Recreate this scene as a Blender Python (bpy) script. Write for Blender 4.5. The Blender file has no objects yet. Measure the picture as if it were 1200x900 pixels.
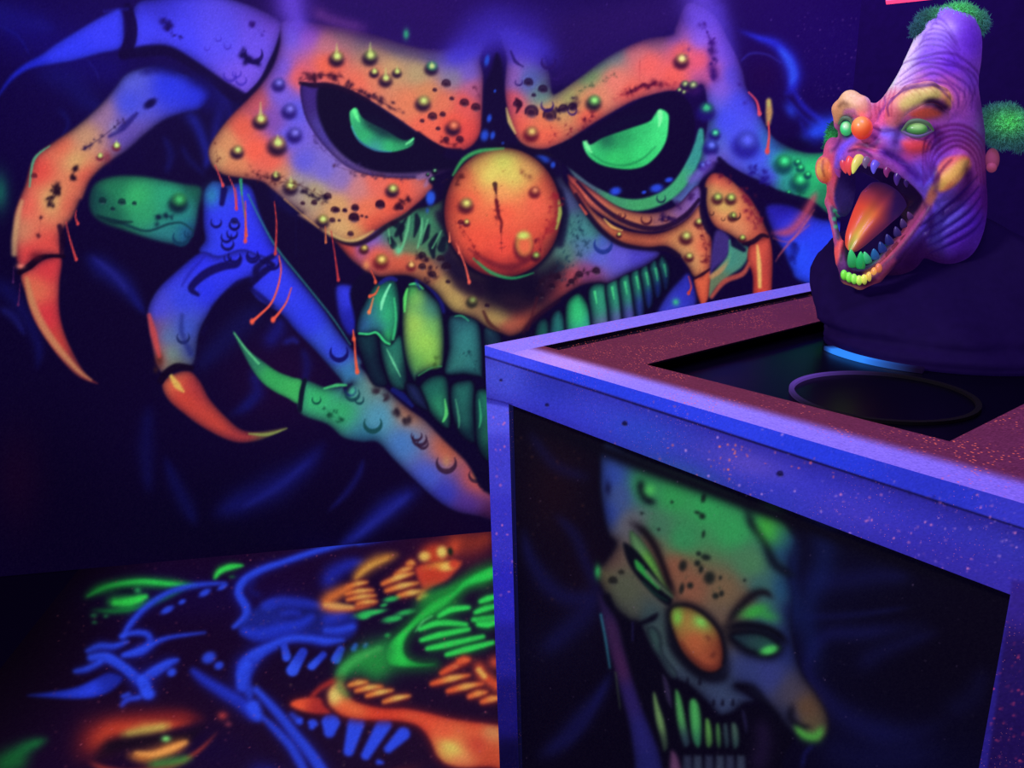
import bpy, bmesh, math, random, zlib
import numpy as np
from mathutils import Vector, Matrix

# ------------------------------------------------------------------ paint engine
# An airbrush in numpy: soft edged shapes, strokes and blobs laid on a float canvas.
# Canvas positions are the photograph's 1200x900 frame; surfaces look their paint up
# through the (fixed) homography of their own plane, so the paint lives on the surface.
def catmull(pts, n=6, closed=True):
    P = np.array(pts, float); m = len(P); out = []
    if m < 3: return P
    rng = range(m) if closed else range(m-1)
    for i in rng:
        if closed: a, b, c, d = P[(i-1) % m], P[i], P[(i+1) % m], P[(i+2) % m]
        else: a, b, c, d = P[max(i-1, 0)], P[i], P[i+1], P[min(i+2, m-1)]
        for k in range(n):
            t = k/n
            out.append(.5*((2*b)+(c-a)*t+(2*a-5*b+4*c-d)*t*t+(3*b-3*c+d-a)*t**3))
    if not closed: out.append(P[-1])
    return np.array(out)

def Z(ox, oy, s):
    return lambda *p: [(ox+p[i]/s, oy+p[i+1]/s) for i in range(0, len(p), 2)]

class Canvas:
    def __init__(c, x0, y0, w, h, base):
        c.x0, c.y0, c.w, c.h = x0, y0, w, h
        c.a = np.empty((h, w, 3), np.float32); c.a[:] = np.array(base)/255.
        c.rng = np.random.RandomState(7)
    def box(c, xa, ya, xb, yb):
        i0 = max(0, int(math.floor(xa-c.x0))); i1 = min(c.w, int(math.ceil(xb-c.x0))+1)
        j0 = max(0, int(math.floor(ya-c.y0))); j1 = min(c.h, int(math.ceil(yb-c.y0))+1)
        if i1 <= i0 or j1 <= j0: return None
        X, Y = np.meshgrid(np.arange(i0, i1)+c.x0, np.arange(j0, j1)+c.y0)
        return slice(j0, j1), slice(i0, i1), X.astype(np.float32), Y.astype(np.float32)
    def put(c, sj, si, a, col):
        R = c.a[sj, si]; a = a[..., None]
        c.a[sj, si] = R*(1-a)+col*a
    def field(c, X, Y, cols, p=1.6):
        if isinstance(cols, tuple): return np.broadcast_to(np.array(cols, np.float32)/255., X.shape+(3,))
        if len(cols) == 1: return np.broadcast_to(np.array(cols[0][2], np.float32)/255., X.shape+(3,))
        W = 0; S = 0
        for x, y, col in cols:
            w = 1/((X-x)**2+(Y-y)**2+130)**p
            W = W+w; S = S+w[..., None]*(np.array(col, np.float32)/255.)
        return S/W[..., None]
    def sdf(c, X, Y, P):
        D = np.full(X.shape, 1e9, np.float32); ins = np.zeros(X.shape, bool)
        Q = np.roll(P, -1, 0)
        for (ax, ay), (bx, by) in zip(P, Q):
            ex, ey = bx-ax, by-ay; L = ex*ex+ey*ey
            if L < 1e-9: continue
            px, py = X-ax, Y-ay
            t = np.clip((px*ex+py*ey)/L, 0, 1)
            D = np.minimum(D, (px-t*ex)**2+(py-t*ey)**2)
            if abs(ey) > 1e-9:
                ins ^= ((ay > Y) != (by > Y)) & (X < ex*(Y-ay)/ey+ax)
        D = np.sqrt(D)
        return np.where(ins, -D, D)
    # closed airbrushed shape. rim = (colour, width, strength) darkens/lightens the inside edge
    def shape(c, pts, cols, soft=1.2, rim=None, alpha=1, smooth=True, n=5, out=None, p=1.6, fade=None):
        P = catmull(pts, n) if smooth else np.array(pts, float)
        m = soft+(out[1]*2.2 if out else 0)+2
        B = c.box(P[:, 0].min()-m, P[:, 1].min()-m, P[:, 0].max()+m, P[:, 1].max()+m)
        if B is None: return
        sj, si, X, Y = B
        d = c.sdf(X, Y, P)
        if out:
            k = np.exp(-(np.maximum(d, 0)/out[1])**2)*out[2]
            c.put(sj, si, k, np.array(out[0], np.float32)/255.)
        a = np.clip(.5-d/(2*soft), 0, 1); a = a*a*(3-2*a)*alpha
        col = c.field(X, Y, cols, p)
        if rim:
            k = (np.exp(-(np.maximum(-d, 0)/(rim[1]*1.3))**1.2)*min(1, rim[2]*1.1))[..., None]
            col = col*(1-k)+np.array(rim[0], np.float32)/255.*k
        if fade:   # fade = (x,y, x2,y2): alpha ramps 0 to 1 from the first point to the second
            fx, fy, gx, gy = fade; L = (gx-fx)**2+(gy-fy)**2
            t = np.clip(((X-fx)*(gx-fx)+(Y-fy)*(gy-fy))/L, 0, 1); a = a*(t*t*(3-2*t))
        c.put(sj, si, a, col)
    # stroke with a radius per point
    def stroke(c, pts, r, cols, soft=1., alpha=1, n=5, smooth=True, add=False):
        P = catmull(pts, n, False) if smooth else np.array(pts, float)
        m = len(P)
        if np.isscalar(r): R = np.full(m, float(r))
        else: R = np.interp(np.linspace(0, 1, m), np.linspace(0, 1, len(r)), r)
        g = R.max()+soft*2+2
        B = c.box(P[:, 0].min()-g, P[:, 1].min()-g, P[:, 0].max()+g, P[:, 1].max()+g)
        if B is None: return
        sj, si, X, Y = B
        D = np.full(X.shape, 1e9, np.float32)
        for i in range(m-1):
            ax, ay = P[i]; ex, ey = P[i+1]-P[i]; L = ex*ex+ey*ey+1e-9
            px, py = X-ax, Y-ay
            t = np.clip((px*ex+py*ey)/L, 0, 1)
            D = np.minimum(D, np.sqrt((px-t*ex)**2+(py-t*ey)**2)-(R[i]+(R[i+1]-R[i])*t))
        a = np.clip(.5-D/(2*soft), 0, 1); a = a*a*(3-2*a)*alpha
        c.put(sj, si, a, c.field(X, Y, cols))
    def smoke(c, pts, r, col, alpha=.6, n=5):       # wide soft pass of the airbrush
        P = catmull(pts, n, False); m = len(P)
        R = np.interp(np.linspace(0, 1, m), np.linspace(0, 1, len(r)), r)
        g = R.max()*2.3
        B = c.box(P[:, 0].min()-g, P[:, 1].min()-g, P[:, 0].max()+g, P[:, 1].max()+g)
        if B is None: return
        sj, si, X, Y = B; K = np.zeros(X.shape, np.float32); E = np.minimum(1, np.minimum(np.linspace(0, 5, m), np.linspace(5, 0, m))+.12)
        for i in range(m-1):
            ax, ay = P[i]; ex, ey = P[i+1]-P[i]; L = ex*ex+ey*ey+1e-9
            px, py = X-ax, Y-ay
            t = np.clip((px*ex+py*ey)/L, 0, 1)
            K = np.maximum(K, np.exp(-((px-t*ex)**2+(py-t*ey)**2)/(R[i]+(R[i+1]-R[i])*t)**2)*(E[i]+(E[i+1]-E[i])*t))
        c.put(sj, si, K*alpha, np.array(col, np.float32)/255.)
    def blob(c, x, y, rx, ry, col, alpha=1, rot=0, hard=1.):
        g = max(rx, ry)*2.2
        B = c.box(x-g, y-g, x+g, y+g)
        if B is None: return
        sj, si, X, Y = B
        cr, sr = math.cos(rot), math.sin(rot)
        u = ((X-x)*cr+(Y-y)*sr)/rx; v = (-(X-x)*sr+(Y-y)*cr)/ry
        a = np.exp(-(u*u+v*v)**hard)*alpha
        c.put(sj, si, a, np.array(col, np.float32)/255.)
    def wart(c, x, y, r, col, hi=(215, 235, 140), dk=(22, 8, 35), tail=0):
        c.blob(x-.08*r, y+.52*r, r*1.22, r*1.08, dk, .95, hard=2.2)
        c.blob(x+.08*r, y-.12*r, r*.92, r*.82, tuple(v*.74 for v in col), .93, hard=2)
        if tail: c.stroke([(x, y-.3*r-tail*.8), (x, y-.1*r)], [.3, r*.34], hi, 1.8, .55)
        c.blob(x+.1*r, y-.1*r, r*.46, r*.42, hi, 1, hard=1.2)
    def bubble(c, x, y, r, dk=(15, 8, 60), a=.85):      # ring-like blister on blue skin
        P = [(x+r*math.cos(t), y+r*math.sin(t)) for t in np.linspace(-.5, 3.6, 9)]
        c.stroke(P, [.3, r*.22, r*.3, r*.22, .3], dk, 1.2, a)
    def pit(c, x, y, r, dk=(25, 8, 30), a=.9):          # dark crescent pock, open below
        c.blob(x, y, r*.8, r*.62, dk, a*.95, .25, 2)
        P = [(x+r*.8*math.cos(t), y+r*.8*math.sin(t)) for t in np.linspace(math.pi*.95, math.pi*2.1, 6)]
        c.stroke(P, [r*.1, r*.22, r*.25, r*.12], dk, 1., a*.8)
        c.blob(x+.1*r, y+.5*r, r*.5, r*.22, tuple(min(255, v+110) for v in dk), .3)
    def crack(c, pts, w=1.2, dk=(25, 8, 35), a=.8, n=40, spread=3):
        P = catmull(pts, 8, False)
        for k in range(n):
            q = P[c.rng.randint(len(P))]+c.rng.randn(2)*spread*.5
            c.blob(q[0], q[1], w*(.6+c.rng.rand()), w*(.5+c.rng.rand()*.8), dk, a*c.rng.rand(), c.rng.rand()*3)
        if w > .8: c.stroke(P, [.1, w*.4, w*.2, w*.5, .1], dk, 1, a*.5, smooth=False)
    def drip(c, pts, w=1.3, col=(225, 75, 45), bead=1.8, a=.95):
        c.stroke(pts, [w*.35, w*.5, w*.7, w], col, .9, a)
        x, y = pts[-1]; c.blob(x, y, bead, bead*1.3, col, a, hard=2)
    def specks(c, x0, y0, x1, y1, n, col, a=.7, r=.8):
        for k in range(n):
            c.blob(x0+c.rng.rand()*(x1-x0), y0+c.rng.rand()*(y1-y0), r*(.5+c.rng.rand()), r*(.5+c.rng.rand()), col, a*c.rng.rand()**1.5, hard=2)
    def sample(c, x, y):
        x = np.clip(x-c.x0, 0, c.w-1.001); y = np.clip(y-c.y0, 0, c.h-1.001)
        i = x.astype(int); j = y.astype(int); u = (x-i)[:, None]; v = (y-j)[:, None]
        A = c.a
        return (A[j, i]*(1-u)+A[j, i+1]*u)*(1-v)+(A[j+1, i]*(1-u)+A[j+1, i+1]*u)*v
    def soften(c, sg):
        n = int(sg*3)+1; k = np.exp(-np.arange(-n, n+1)**2/(2*sg*sg)); k /= k.sum()
        for ax in (0, 1): c.a[:] = sum(np.roll(c.a, i-n, ax)*k[i] for i in range(2*n+1))
    def grain(c, amt=.012):
        n = c.rng.randn(*c.a.shape[:2]).astype(np.float32)
        c.a *= (1+amt*2.2*n)[..., None]; c.a += (amt*.5*c.rng.randn(*c.a.shape[:2]))[..., None]
        np.clip(c.a, 0, 1, out=c.a)

# ------------------------------------------------------------------ the wall mural
OR=(238,92,62); RD=(206,48,56); SA=(228,118,92); TA=(200,160,105); YE=(226,205,100); LI=(165,205,80)
BL=(42,52,238); LB=(82,78,240); VI=(128,84,226); GR=(38,185,100); GB=(30,205,105); TE=(40,120,118); DK=(8,3,34)
DG=(18,75,60); LV=(150,130,210); BN=(120,60,40); CY=(60,160,160)
A_=Z(0,0,3.75); B_=Z(240,20,3.75); C_=Z(460,20,3.75); D_=Z(680,20,3.75); E_=Z(0,220,3.75); F_=Z(240,220,3.75)
G_=Z(400,200,3.75); H_=Z(600,180,3.3333); I_=Z(160,380,2.727)
def mural():
    c = Canvas(-220, -330, 1700, 1130, (9,2,38))
    S, K = c.shape, c.stroke
    # broad background tones; violet lamp glow along the top painted in
    for x, y, rx, ry, col, a in [(120,30,240,80,(22,6,96),.8),(480,0,200,60,(38,8,92),.8),(620,40,200,60,(30,10,110),.7),(1000,60,200,120,(24,4,96),.7),
        (60,140,160,110,(16,3,70),.6),(300,620,300,90,(3,0,20),.8),(60,600,120,140,(5,0,24),.8),(150,420,60,120,(9,1,34),.7),(330,440,70,60,(26,4,40),.8),
        (20,560,30,60,(26,4,28),.5),(960,300,60,80,(12,2,60),.6),(430,330,60,60,(8,0,40),.6)]:
        c.blob(x, y, rx, ry, col, a)
    # blue smoke wisps
    for pts, r, col, al in [
        (A_(-60,40,60,90,160,110,240,130), [16,14,10,3], (34,36,190), .6),
        (A_(0,110,80,160,130,240), [3,2,1], (30,34,190), .6),
        (A_(180,310,300,350,380,440,450,470), [12,16,12,4], (24,26,150), .55),
        (A_(260,480,300,540,260,620), [4,3,1], (24,24,140), .5), (A_(380,260,420,310,435,350), [1,1.5,1], (60,60,200), .5),
        (A_(820,490,870,560,910,680,900,740), [7,6,5,3], (34,44,205), .8), (A_(930,350,970,450,950,560,930,650), [6,7,6,2], (36,40,200), .6),
        (A_(980,420,1010,500,1000,600), [5,4,2], (40,40,200), .5), (A_(720,600,750,680,730,760), [3,5,3], (24,26,140), .6), (A_(800,640,830,700,900,770), [3,4,3], (24,26,140), .5),
        (A_(600,650,620,700), [2,3], (28,26,140), .4),
        (E_(380,300,450,350,540,420,600,500,640,560), [5,11,10,6,2], (26,34,170), .75), (E_(400,300,500,380,560,460), [2,4,3], (50,50,190), .5),
        (E_(-40,420,40,460,110,560,170,700,160,800), [9,10,8,6,3], (20,22,130), .6), (E_(0,530,60,570,110,650), [4,5,2], (40,44,180), .5),
        (E_(860,800,960,700,1060,600,1150,520), [7,12,13,8], (18,22,110), .7),
        (I_(250,610,330,570,440,520,540,450,600,380), [6,14,16,11,4], (20,24,140), .8), (I_(330,590,450,520,560,430), [3,5,3], (36,44,180), .5),
        (I_(90,420,120,500,160,580,190,640), [3,8,9,4], (16,20,120), .6), (I_(40,260,30,400,40,540), [6,10,5], (16,18,110), .6),
        (I_(610,600,670,540,710,480,725,430), [2,4,4,2], (24,28,150), .6), (I_(610,470,630,400), [3,3], (18,20,110), .5),
        (I_(640,720,720,660,800,590,900,525), [4,9,12,8], (26,36,180), .85), (I_(690,690,790,610,880,540), [3,5,3], (44,56,210), .5),
        (I_(370,150,385,220,330,280), [5,8,5], (24,30,150), .7), (I_(300,290,350,260,385,220), [4,5,4], (18,22,120), .5),
        (I_(420,60,450,20,460,-10), [8,9,4], (28,34,180), .7), (I_(530,80,545,130,535,190), [3,6,3], (24,26,130), .7),
        (I_(470,60,500,50,515,60), [3,4,2], (36,44,190), .7),
        ((lambda a: a)([(388,88),(378,100),(384,120)]), [2,2,1], (30,40,200), 0),
        (F_(400,140,400,300), [1,1.4], (34,40,190), .6), (F_(425,130,430,180), [1,1], (34,40,190), .5), (F_(310,0,330,60,420,130), [7,6,3], (20,22,130), .4),
        ]:
        if al: c.smoke(pts, [q*1.15 for q in r], tuple(v*.72 for v in col), al*.85)
    c.smoke([(0,20),(80,60),(150,90)],[30,30,20],(18,8,110),.6); c.smoke([(150,100),(260,120),(300,200)],[20,20,10],(14,8,80),.5)
    # ---- top left blue horn and arm
    S(A_(-20,440,30,350,100,285,180,240,250,190,380,110,470,60,530,42,545,130,530,210,440,235,330,265,220,285,130,305,60,350,0,420),
      [(30,90,(28,36,215)),(80,65,(44,52,240)),(125,30,(52,56,244)),(10,105,(20,24,170))], 2.5, (DK,3,.35))
    S(A_(590,30,700,-10,900,-30,1060,10,1180,60)+[(331,30),(325,55),(317,76),(308,95),(296,108),(286,113)]+A_(1000,380,900,300,800,235,700,203,590,228),
      [(170,30,(60,60,245)),(210,50,(66,62,248)),(260,40,(84,72,240)),(300,40,(100,74,230)),(290,95,(112,78,225)),(180,10,(50,44,200)),(320,30,(110,72,215))], 2, (DK,4,.5))
    K(A_(560,30,580,110,572,180,545,240), [5,6,7,6], (14,2,60), 2, .95)
    K(A_(460,50,520,42,560,40), [2,2,2], (40,40,190), 2, .3)
    K(A_(540,240,640,225,740,225,830,275,930,345,1030,415,1090,440), [5,7,6,5,6,8,6], (12,2,50), 3, .95)
    K([(332,30),(326,55),(318,76),(309,95),(296,110),(286,116)], [2,3,4.5,5,5.5,4], (12,2,45), 1.8, .95)
    c.crack(A_(715,95,740,110,735,130), 2.6, (20,6,90), .9, 22, 4); c.crack(A_(760,150,790,168), 2, (20,6,90), .7, 10, 3)
    c.crack(A_(1110,110,1150,145), 2, (40,10,110), .8, 14, 4); c.bubble(*A_(1115,235)[0], 10, (20,6,80)); c.crack(A_(1070,230,1090,265,1140,275), 3, (16,4,70), .9, 25, 4)
    for x, y, r in [(1000,200,4),(1010,330,7),(1060,350,6),(1040,320,5),(960,170,3),(910,210,3)]: c.bubble(*A_(x,y)[0], r, (50,30,170), .6)
    # ---- big left finger, blue knuckle running into an orange claw
    S(A_(560,320,680,290,800,320,900,370,930,420,880,480,800,500,720,530,640,590,560,660,470,720,400,790,365,870)+E_(350,60,320,130,280,180,268,230,275,295,200,300,150,320,95,362,75,330,58,230,60,130,80,60)+A_(110,810,150,690,240,620,340,550,440,460,500,390),
      [(150,90,(82,88,215)),(200,100,(38,50,226)),(235,105,(34,44,215)),(120,130,(150,110,150)),(150,120,(60,70,220)),(100,160,(190,140,105)),(70,170,(222,100,72)),(90,190,(205,165,100)),
       (45,200,(222,70,60)),(100,205,(222,86,66)),(30,240,(228,92,76)),(62,235,(205,165,100)),(80,240,(214,92,70)),(22,270,(200,125,90)),(35,300,(215,60,60)),(60,290,(218,70,62)),(150,160,(90,70,170))], 2.5, (DK,4,.6))
    c.smoke(A_(820,340,900,370,930,430,900,480), [8,9,9,6], (14,8,90), .7); c.smoke(A_(620,320,700,300,800,320), [5,7,7], (14,8,90), .6)
    K(A_(130,820,150,700,220,640), [1,1.6,.5], (70,170,130), 1.2, .8)
    K(E_(62,290,64,220,80,120,96,60), [3,3.5,3,2], (210,160,110), 3, .7)
    K(A_(480,600,540,560,600,500), [1.5,4,2], (30,22,110), 2.5, .8); c.blob(*A_(660,455)[0], 9, 5, (10,4,60), .95, -.6, 2); c.blob(*A_(500,560)[0], 5, 6, (150,140,200), .6)
    c.crack(A_(380,650,450,600,540,530), 2, (30,15,60), .8, 28, 4); c.crack(A_(330,740,320,780), 2.4, (30,10,25), .8, 16, 3)
    c.crack(A_(260,800,230,860,210,900), 2.6, (30,10,25), .9, 30, 4); c.crack(E_(250,20,225,70), 2.2, (30,10,25), .9, 16, 3); c.crack(E_(178,130,170,210), 1.8, (60,15,30), .7, 14, 2)
    c.wart(*A_(512,640)[0], 4.5, (190,215,110), (205,235,130), (100,30,50), 6); c.wart(*A_(440,685)[0], 4, (200,200,110), (210,235,130), (110,30,50), 2)
    c.blob(*A_(470,690)[0], 5, 7, (120,30,50), .6); c.pit(*A_(150,775)[0], 4, (60,10,30), .7)
    # claw of that finger
    S(E_(92,385,140,350,200,312,270,310,262,420,262,540,285,640,330,740,380,820,432,862,350,835,270,760,190,650,140,560,110,460),
      [(55,315,(205,52,58)),(58,370,(202,48,56)),(75,400,(190,58,50)),(85,425,(140,50,50)),(40,340,(210,100,70))], 2, (DK,3,.5))
    K(E_(118,400,140,500,190,610,260,710,340,800,400,845), [2,4,4.5,4,2.5,.5], (190,128,84), 3, .8)
    K(E_(85,372,130,345,170,312,220,300,280,302), [3,4,3.5,2,2], (16,2,22), 1.6, .95); c.blob(*E_(160,300)[0], 8, 6, (80,15,30), .6)
    c.blob(*E_(90,345)[0], 5, 3, (235,130,110), .8)
    K(E_(262,170,275,220,268,290), [3,4,2], (20,2,30), 2, .8)
    c.drip(E_(335,100,332,130,342,158), 1.4, (200,60,60), 1.8); c.drip(E_(290,150,300,200,320,270,335,315), 1.6, (200,60,60), 1.8)
    c.drip(E_(88,420,85,470,80,515), 1.2, (90,30,80), 1.6, .7); c.drip(E_(60,350,58,415), 1, (80,30,90), 1.5, .6)
    # green phalanx behind
    S([(104,232),(112,214),(135,206),(165,206),(190,210),(215,215),(236,220),(233,245),(229,268),(218,287),(200,286),(175,280),(145,270),(122,262),(107,250)],
      [(112,235,(16,70,66)),(135,215,(30,120,80)),(160,230,(48,172,98)),(170,250,(40,150,96)),(200,230,(38,160,112)),(215,245,(34,130,128)),(190,275,(36,120,124)),(222,275,(24,84,130)),(130,255,(22,90,70)),(228,225,(20,90,70))], 3, (DK,4,.5))
    K(E_(440,130,520,150,640,190,740,160,800,155,850,190), [1.5,2.4,1.5,1.5,1.2,1], (10,50,60), 1.4, .8)
    K(E_(430,125,500,150,580,150), [2,3,1], (8,36,44), 2, .8)
    for x, y, r in [(535,65,5),(590,70,3),(495,95,3),(450,60,5)]: c.pit(*E_(x,y)[0], r, (6,30,40), .9)
    c.wart(*E_(785,55)[0], 10, (50,160,90), (60,180,100), (4,22,40)); c.bubble(*E_(795,215)[0], 9, (8,50,80)); c.bubble(*E_(830,200)[0], 5, (8,50,80))
    c.crack(E_(695,130,690,160), 3, (6,30,50), .8, 10, 2); c.crack(E_(730,125,755,130), 2.4, (6,30,50), .8, 8, 2); c.blob(0,225,10,22,(20,110,90),.7)
    # ---- blue forearm with knuckles
    AR = E_(900,10,935,-30,985,-20)+[(263,218),(283,214),(296,222),(305,250)]+F_(300,240,360,330,440,430,520,530,580,620,640,700,690,760)+I_(720,140,780,190,860,262,950,325,1020,395,1130,455,1300,560,1300,700,1130,625,1020,598,950,555,880,490,820,430,770,378,720,376,660,362,610,320,520,280,530,182,600,200,650,200,690,190)+F_(620,900,600,850,560,800,480,710,400,630,340,560,280,520,230,490,190,430,190,395,120,400)+E_(880,290,900,230,893,160,893,80)
    S(AR, [(245,220,(40,90,190)),(250,250,(44,56,240)),(290,250,(44,52,240)),(300,300,(40,46,240)),(340,330,(44,54,236)),(360,370,(40,54,228)),(395,410,(44,62,225)),(412,440,(40,110,180)),
           (375,462,(48,180,100)),(400,480,(44,160,96)),(420,450,(80,140,130)),(445,490,(70,140,170)),(440,440,(140,120,100)),(480,480,(178,112,78)),(525,525,(186,92,62)),(560,560,(176,74,66)),
           (470,520,(60,110,180)),(500,560,(58,80,190)),(545,595,(70,40,130)),(520,580,(44,50,170)),(430,515,(36,100,130)),(575,610,(60,20,60)),(700,700,(60,20,60))], 2, (DK,4.5,.6))
    K(F_(190,30,250,150,320,270,440,420,560,570,640,690), [1,1,1.2,1,1,.6], (40,120,130), 1.1, .75)
    c.blob(*F_(30,40)[0], 9, 12, (40,140,170), .6)
    # middle finger and ring of knuckles
    S(E_(880,285,960,300,1060,270,1130,290,1180,310,1200,350,1150,370,1080,405,990,470,915,560,875,640,852,770,790,790,720,815,690,780,668,700,652,600,650,530,690,450,760,380),
      [(200,320,(50,56,232)),(235,305,(40,46,238)),(270,310,(42,50,240)),(185,360,(62,64,215)),(215,350,(46,60,220)),(240,340,(36,46,232)),(180,390,(120,60,110)),(195,395,(66,110,170)),(178,405,(190,66,64)),
       (185,420,(180,80,66)),(200,415,(96,140,130)),(218,385,(50,74,190)),(222,410,(50,64,140)),(205,430,(110,110,80))], 2, (DK,4,.55))
    K(E_(870,470,840,440,900,380,980,345,1040,340,1060,310), [2,4,5,5,3,1.5], (12,6,70), 2, .9); K(E_(900,300,830,380,800,430), [1,2,1], (24,20,130), 2.4, .5)
    K(E_(1200,300,1130,350,1120,400,1050,430,980,500,930,570,890,640), [3,4,4,6,6,4,2], (10,4,50), 2.6, .85)
    K(F_(180,450,260,370,300,340,255,320), [2,4,3,1], (10,5,60), 2, .9)
    K(F_(190,430,120,480,60,540,20,600), [5,9,9,4], (9,2,40), 3, .9); K(F_(200,440,250,480,300,520), [2,3,2], (10,4,60), 2, .6)
    for x, y, r in [(950,150,6),(1030,160,6),(1020,200,6),(1000,245,7),(1030,300,7),(1000,310,4),(1110,300,7),(1160,310,5)]: c.bubble(*E_(x,y)[0], r, (10,6,70), .85)
    for x, y, r in [(130,165,5),(95,215,6),(210,290,6),(300,330,7),(590,720,10),(640,890,6)]: c.bubble(*F_(x,y)[0], r, (10,6,80), .9)
    c.pit(*E_(1030,150)[0], 5, (8,4,50)); K(E_(985,10,975,70), [4,3], (12,4,70), 2, .9)
    c.bubble(*E_(805,655)[0], 7, (20,30,80)); c.blob(*E_(700,755)[0], 5, 8, (80,30,20), .8); c.blob(*E_(685,800)[0], 3, 4, (60,30,20), .6)
    K(E_(655,560,675,640,700,740), [2,4,2], (200,66,62), 2.5, .8)
    K(E_(840,730,800,640,800,560), [3,3,2], (26,34,110), 3, .6)
    # orange claw of middle finger
    S(I_(82,190,120,158,170,150,205,185,235,240,290,300,340,338,400,342,480,330,440,352,380,374,310,376,220,335,150,285,100,240),
      [(200,445,(216,96,60)),(215,470,(196,60,44)),(250,500,(190,60,46)),(280,512,(170,52,50)),(320,507,(130,110,60)),(230,455,(170,50,50))], 2, (DK,4,.55))
    K(I_(110,165,130,195,150,215), [2,4,1], (214,180,80), 2.4, .85); K(I_(360,350,420,352,480,333), [1,2,.5], (130,150,70), 1.4, .8)
    K(I_(78,180,95,155,130,135,175,140), [4,4,4,3], (12,2,22), 1.8, .95)
    # green thumb claw
    S(I_(308,22,350,75,400,115,450,150,495,168,530,183,520,252,480,235,440,215,400,185,360,130),
      [(300,420,(40,120,90)),(320,440,(46,160,80)),(345,458,(54,170,84))], 1.6, (DK,2,.4))
    K(I_(312,28,350,80,390,125), [.8,1.2,1.5], (90,200,130), 1.2, .8)
    K(I_(538,178,528,220,522,275), [2.5,3,2.6], (6,14,30), 1.4, .95)
    K(I_(600,205,640,195,670,195), [1,2,1], (70,220,120), 1.4, .8)
    c.bubble(*I_(575,240)[0], 5, (6,60,50)); c.bubble(*I_(690,220)[0], 8, (10,50,60)); c.bubble(*I_(712,240)[0], 5, (10,50,60)); c.bubble(*I_(755,315)[0], 10, (10,60,60)); c.blob(*I_(690,215)[0], 5, 6, (70,200,150), .7)
    c.crack(I_(615,290,655,305), 2, (6,60,40), .8, 16, 3); c.crack(I_(640,275,600,270), 1.5, (6,60,40), .6, 10, 3)
    c.crack(I_(765,210,800,235), 2.4, (40,30,40), .8, 18, 4); c.crack(I_(830,280,865,305), 3, (30,20,30), .85, 22, 4)
    for x, y, r in [(895,355,6),(915,380,6),(905,365,8),(990,440,11),(1085,480,8),(1105,510,4)]: c.bubble(*I_(x,y)[0], r, (40,18,40), .85)
    c.blob(*I_(1087,478)[0], 4, 6, (200,160,80), .8); c.blob(*I_(990,440)[0], 5, 7, (190,140,80), .5)
    # small blue knob behind the mouth
    S(F_(580,430,660,435,690,500,680,600,640,650,600,600,580,520), [(405,345,(44,52,220)),(415,375,(26,30,160))], 3, (DK,3,.5))
    # ================= mouth
    S(G_(40,520,120,440,300,440,600,560,760,650,900,560)+H_(330,500,450,440,560,400,640,400,670,450,640,530,560,640,480,720)+[(700,520),(640,560),(575,580),(545,540),(510,505),(480,470),(450,440),(425,410),(415,370)], (6,3,32), 3)
    S(H_(560,640,600,560,650,500,690,470,720,560,700,620,600,660), [(780,345,(48,56,190)),(800,330,(40,44,180))], 3, (DK,4,.4)); c.blob(*H_(640,580)[0], 4, 4, (50,200,120), .8)
    def tooth(pts, cols, glow=(70,240,130), edge=None):
        S(pts, cols, 1.3, ((4,12,30),4.2,.85), p=1.6, out=((4,4,22),2,.7))
    # back rows
    tooth(F_(770,650,880,660,885,780,885,880,830,880,790,800), [(455,400,(30,110,92)),(460,430,(44,130,100)),(470,440,(20,70,70))])
    tooth(F_(670,650,750,640,770,760,800,860,740,860,690,740), [(430,400,(14,50,60)),(440,430,(12,34,50))])
    tooth(I_(905,200,945,165,990,170,1000,240,1000,330,960,310,925,260), [(505,450,(24,96,82)),(520,480,(40,140,96)),(512,495,(24,90,70))])
    tooth(I_(1005,200,1040,180,1078,190,1080,290,1082,375,1035,350,1008,280), [(540,460,(30,100,90)),(548,490,(28,90,82)),(552,510,(10,40,50))])
    tooth(I_(1085,215,1130,210,1200,240,1200,420,1130,440,1090,390,1082,300), [(565,470,(26,110,90)),(570,510,(26,90,76)),(575,530,(10,50,50))])
    tooth(I_(862,190,900,200,930,270,900,260,870,230), [(485,460,(30,40,90))])
    K(I_(820,210,850,230,880,260), [3,4,2], (16,30,120), 2, .7)
    # front rows
    tooth(G_(470,650,530,635,600,665,618,760,620,900,610,905,540,895,455,890,470,780), [(530,380,(34,90,100)),(545,400,(44,120,120)),(535,425,(44,116,110)),(555,430,(40,110,110))])
    tooth(G_(150,500,215,478,245,500,258,600,250,700,232,745,210,765,185,750,155,715,110,722,68,712,75,640,110,565), [(450,335,(24,120,90)),(445,350,(40,170,104)),(455,370,(44,180,110)),(425,380,(40,84,150)),(440,385,(44,110,140)),(432,360,(40,100,130)),(455,395,(40,180,90))])
    tooth(G_(275,540,300,500,345,505,400,550,437,600,452,700,452,800,440,865,385,880,335,905,322,925,290,860,270,760,266,640), [(478,335,(50,190,80)),(490,350,(130,190,80)),(485,380,(160,205,80)),(500,400,(150,205,76)),(512,385,(110,180,86)),(505,350,(44,100,110)),(510,360,(50,120,110)),(490,430,(90,160,70)),(483,445,(50,120,110)),(505,425,(130,190,70))])
    K(G_(215,500,195,540,180,580,175,610), [1,1.6,2,1], (130,240,180), 1, .85); K(G_(78,715,120,718,155,712,190,750,212,762), [1,1.2,1.2,1.4,1.2], (60,225,130), 1, .9)
    K(G_(290,520,280,560,278,620), [1,2.2,1], (90,230,100), 1.3, .85); K(G_(300,500,330,498,360,520), [1,1.6,.6], (70,230,130), 1, .8)
    K(G_(232,560,240,650,228,740), [1,1.5,1.5], (60,220,130), 1, .6); K(G_(500,640,530,638,560,660), [.6,1.2,.6], (50,190,130), 1, .7)
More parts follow.
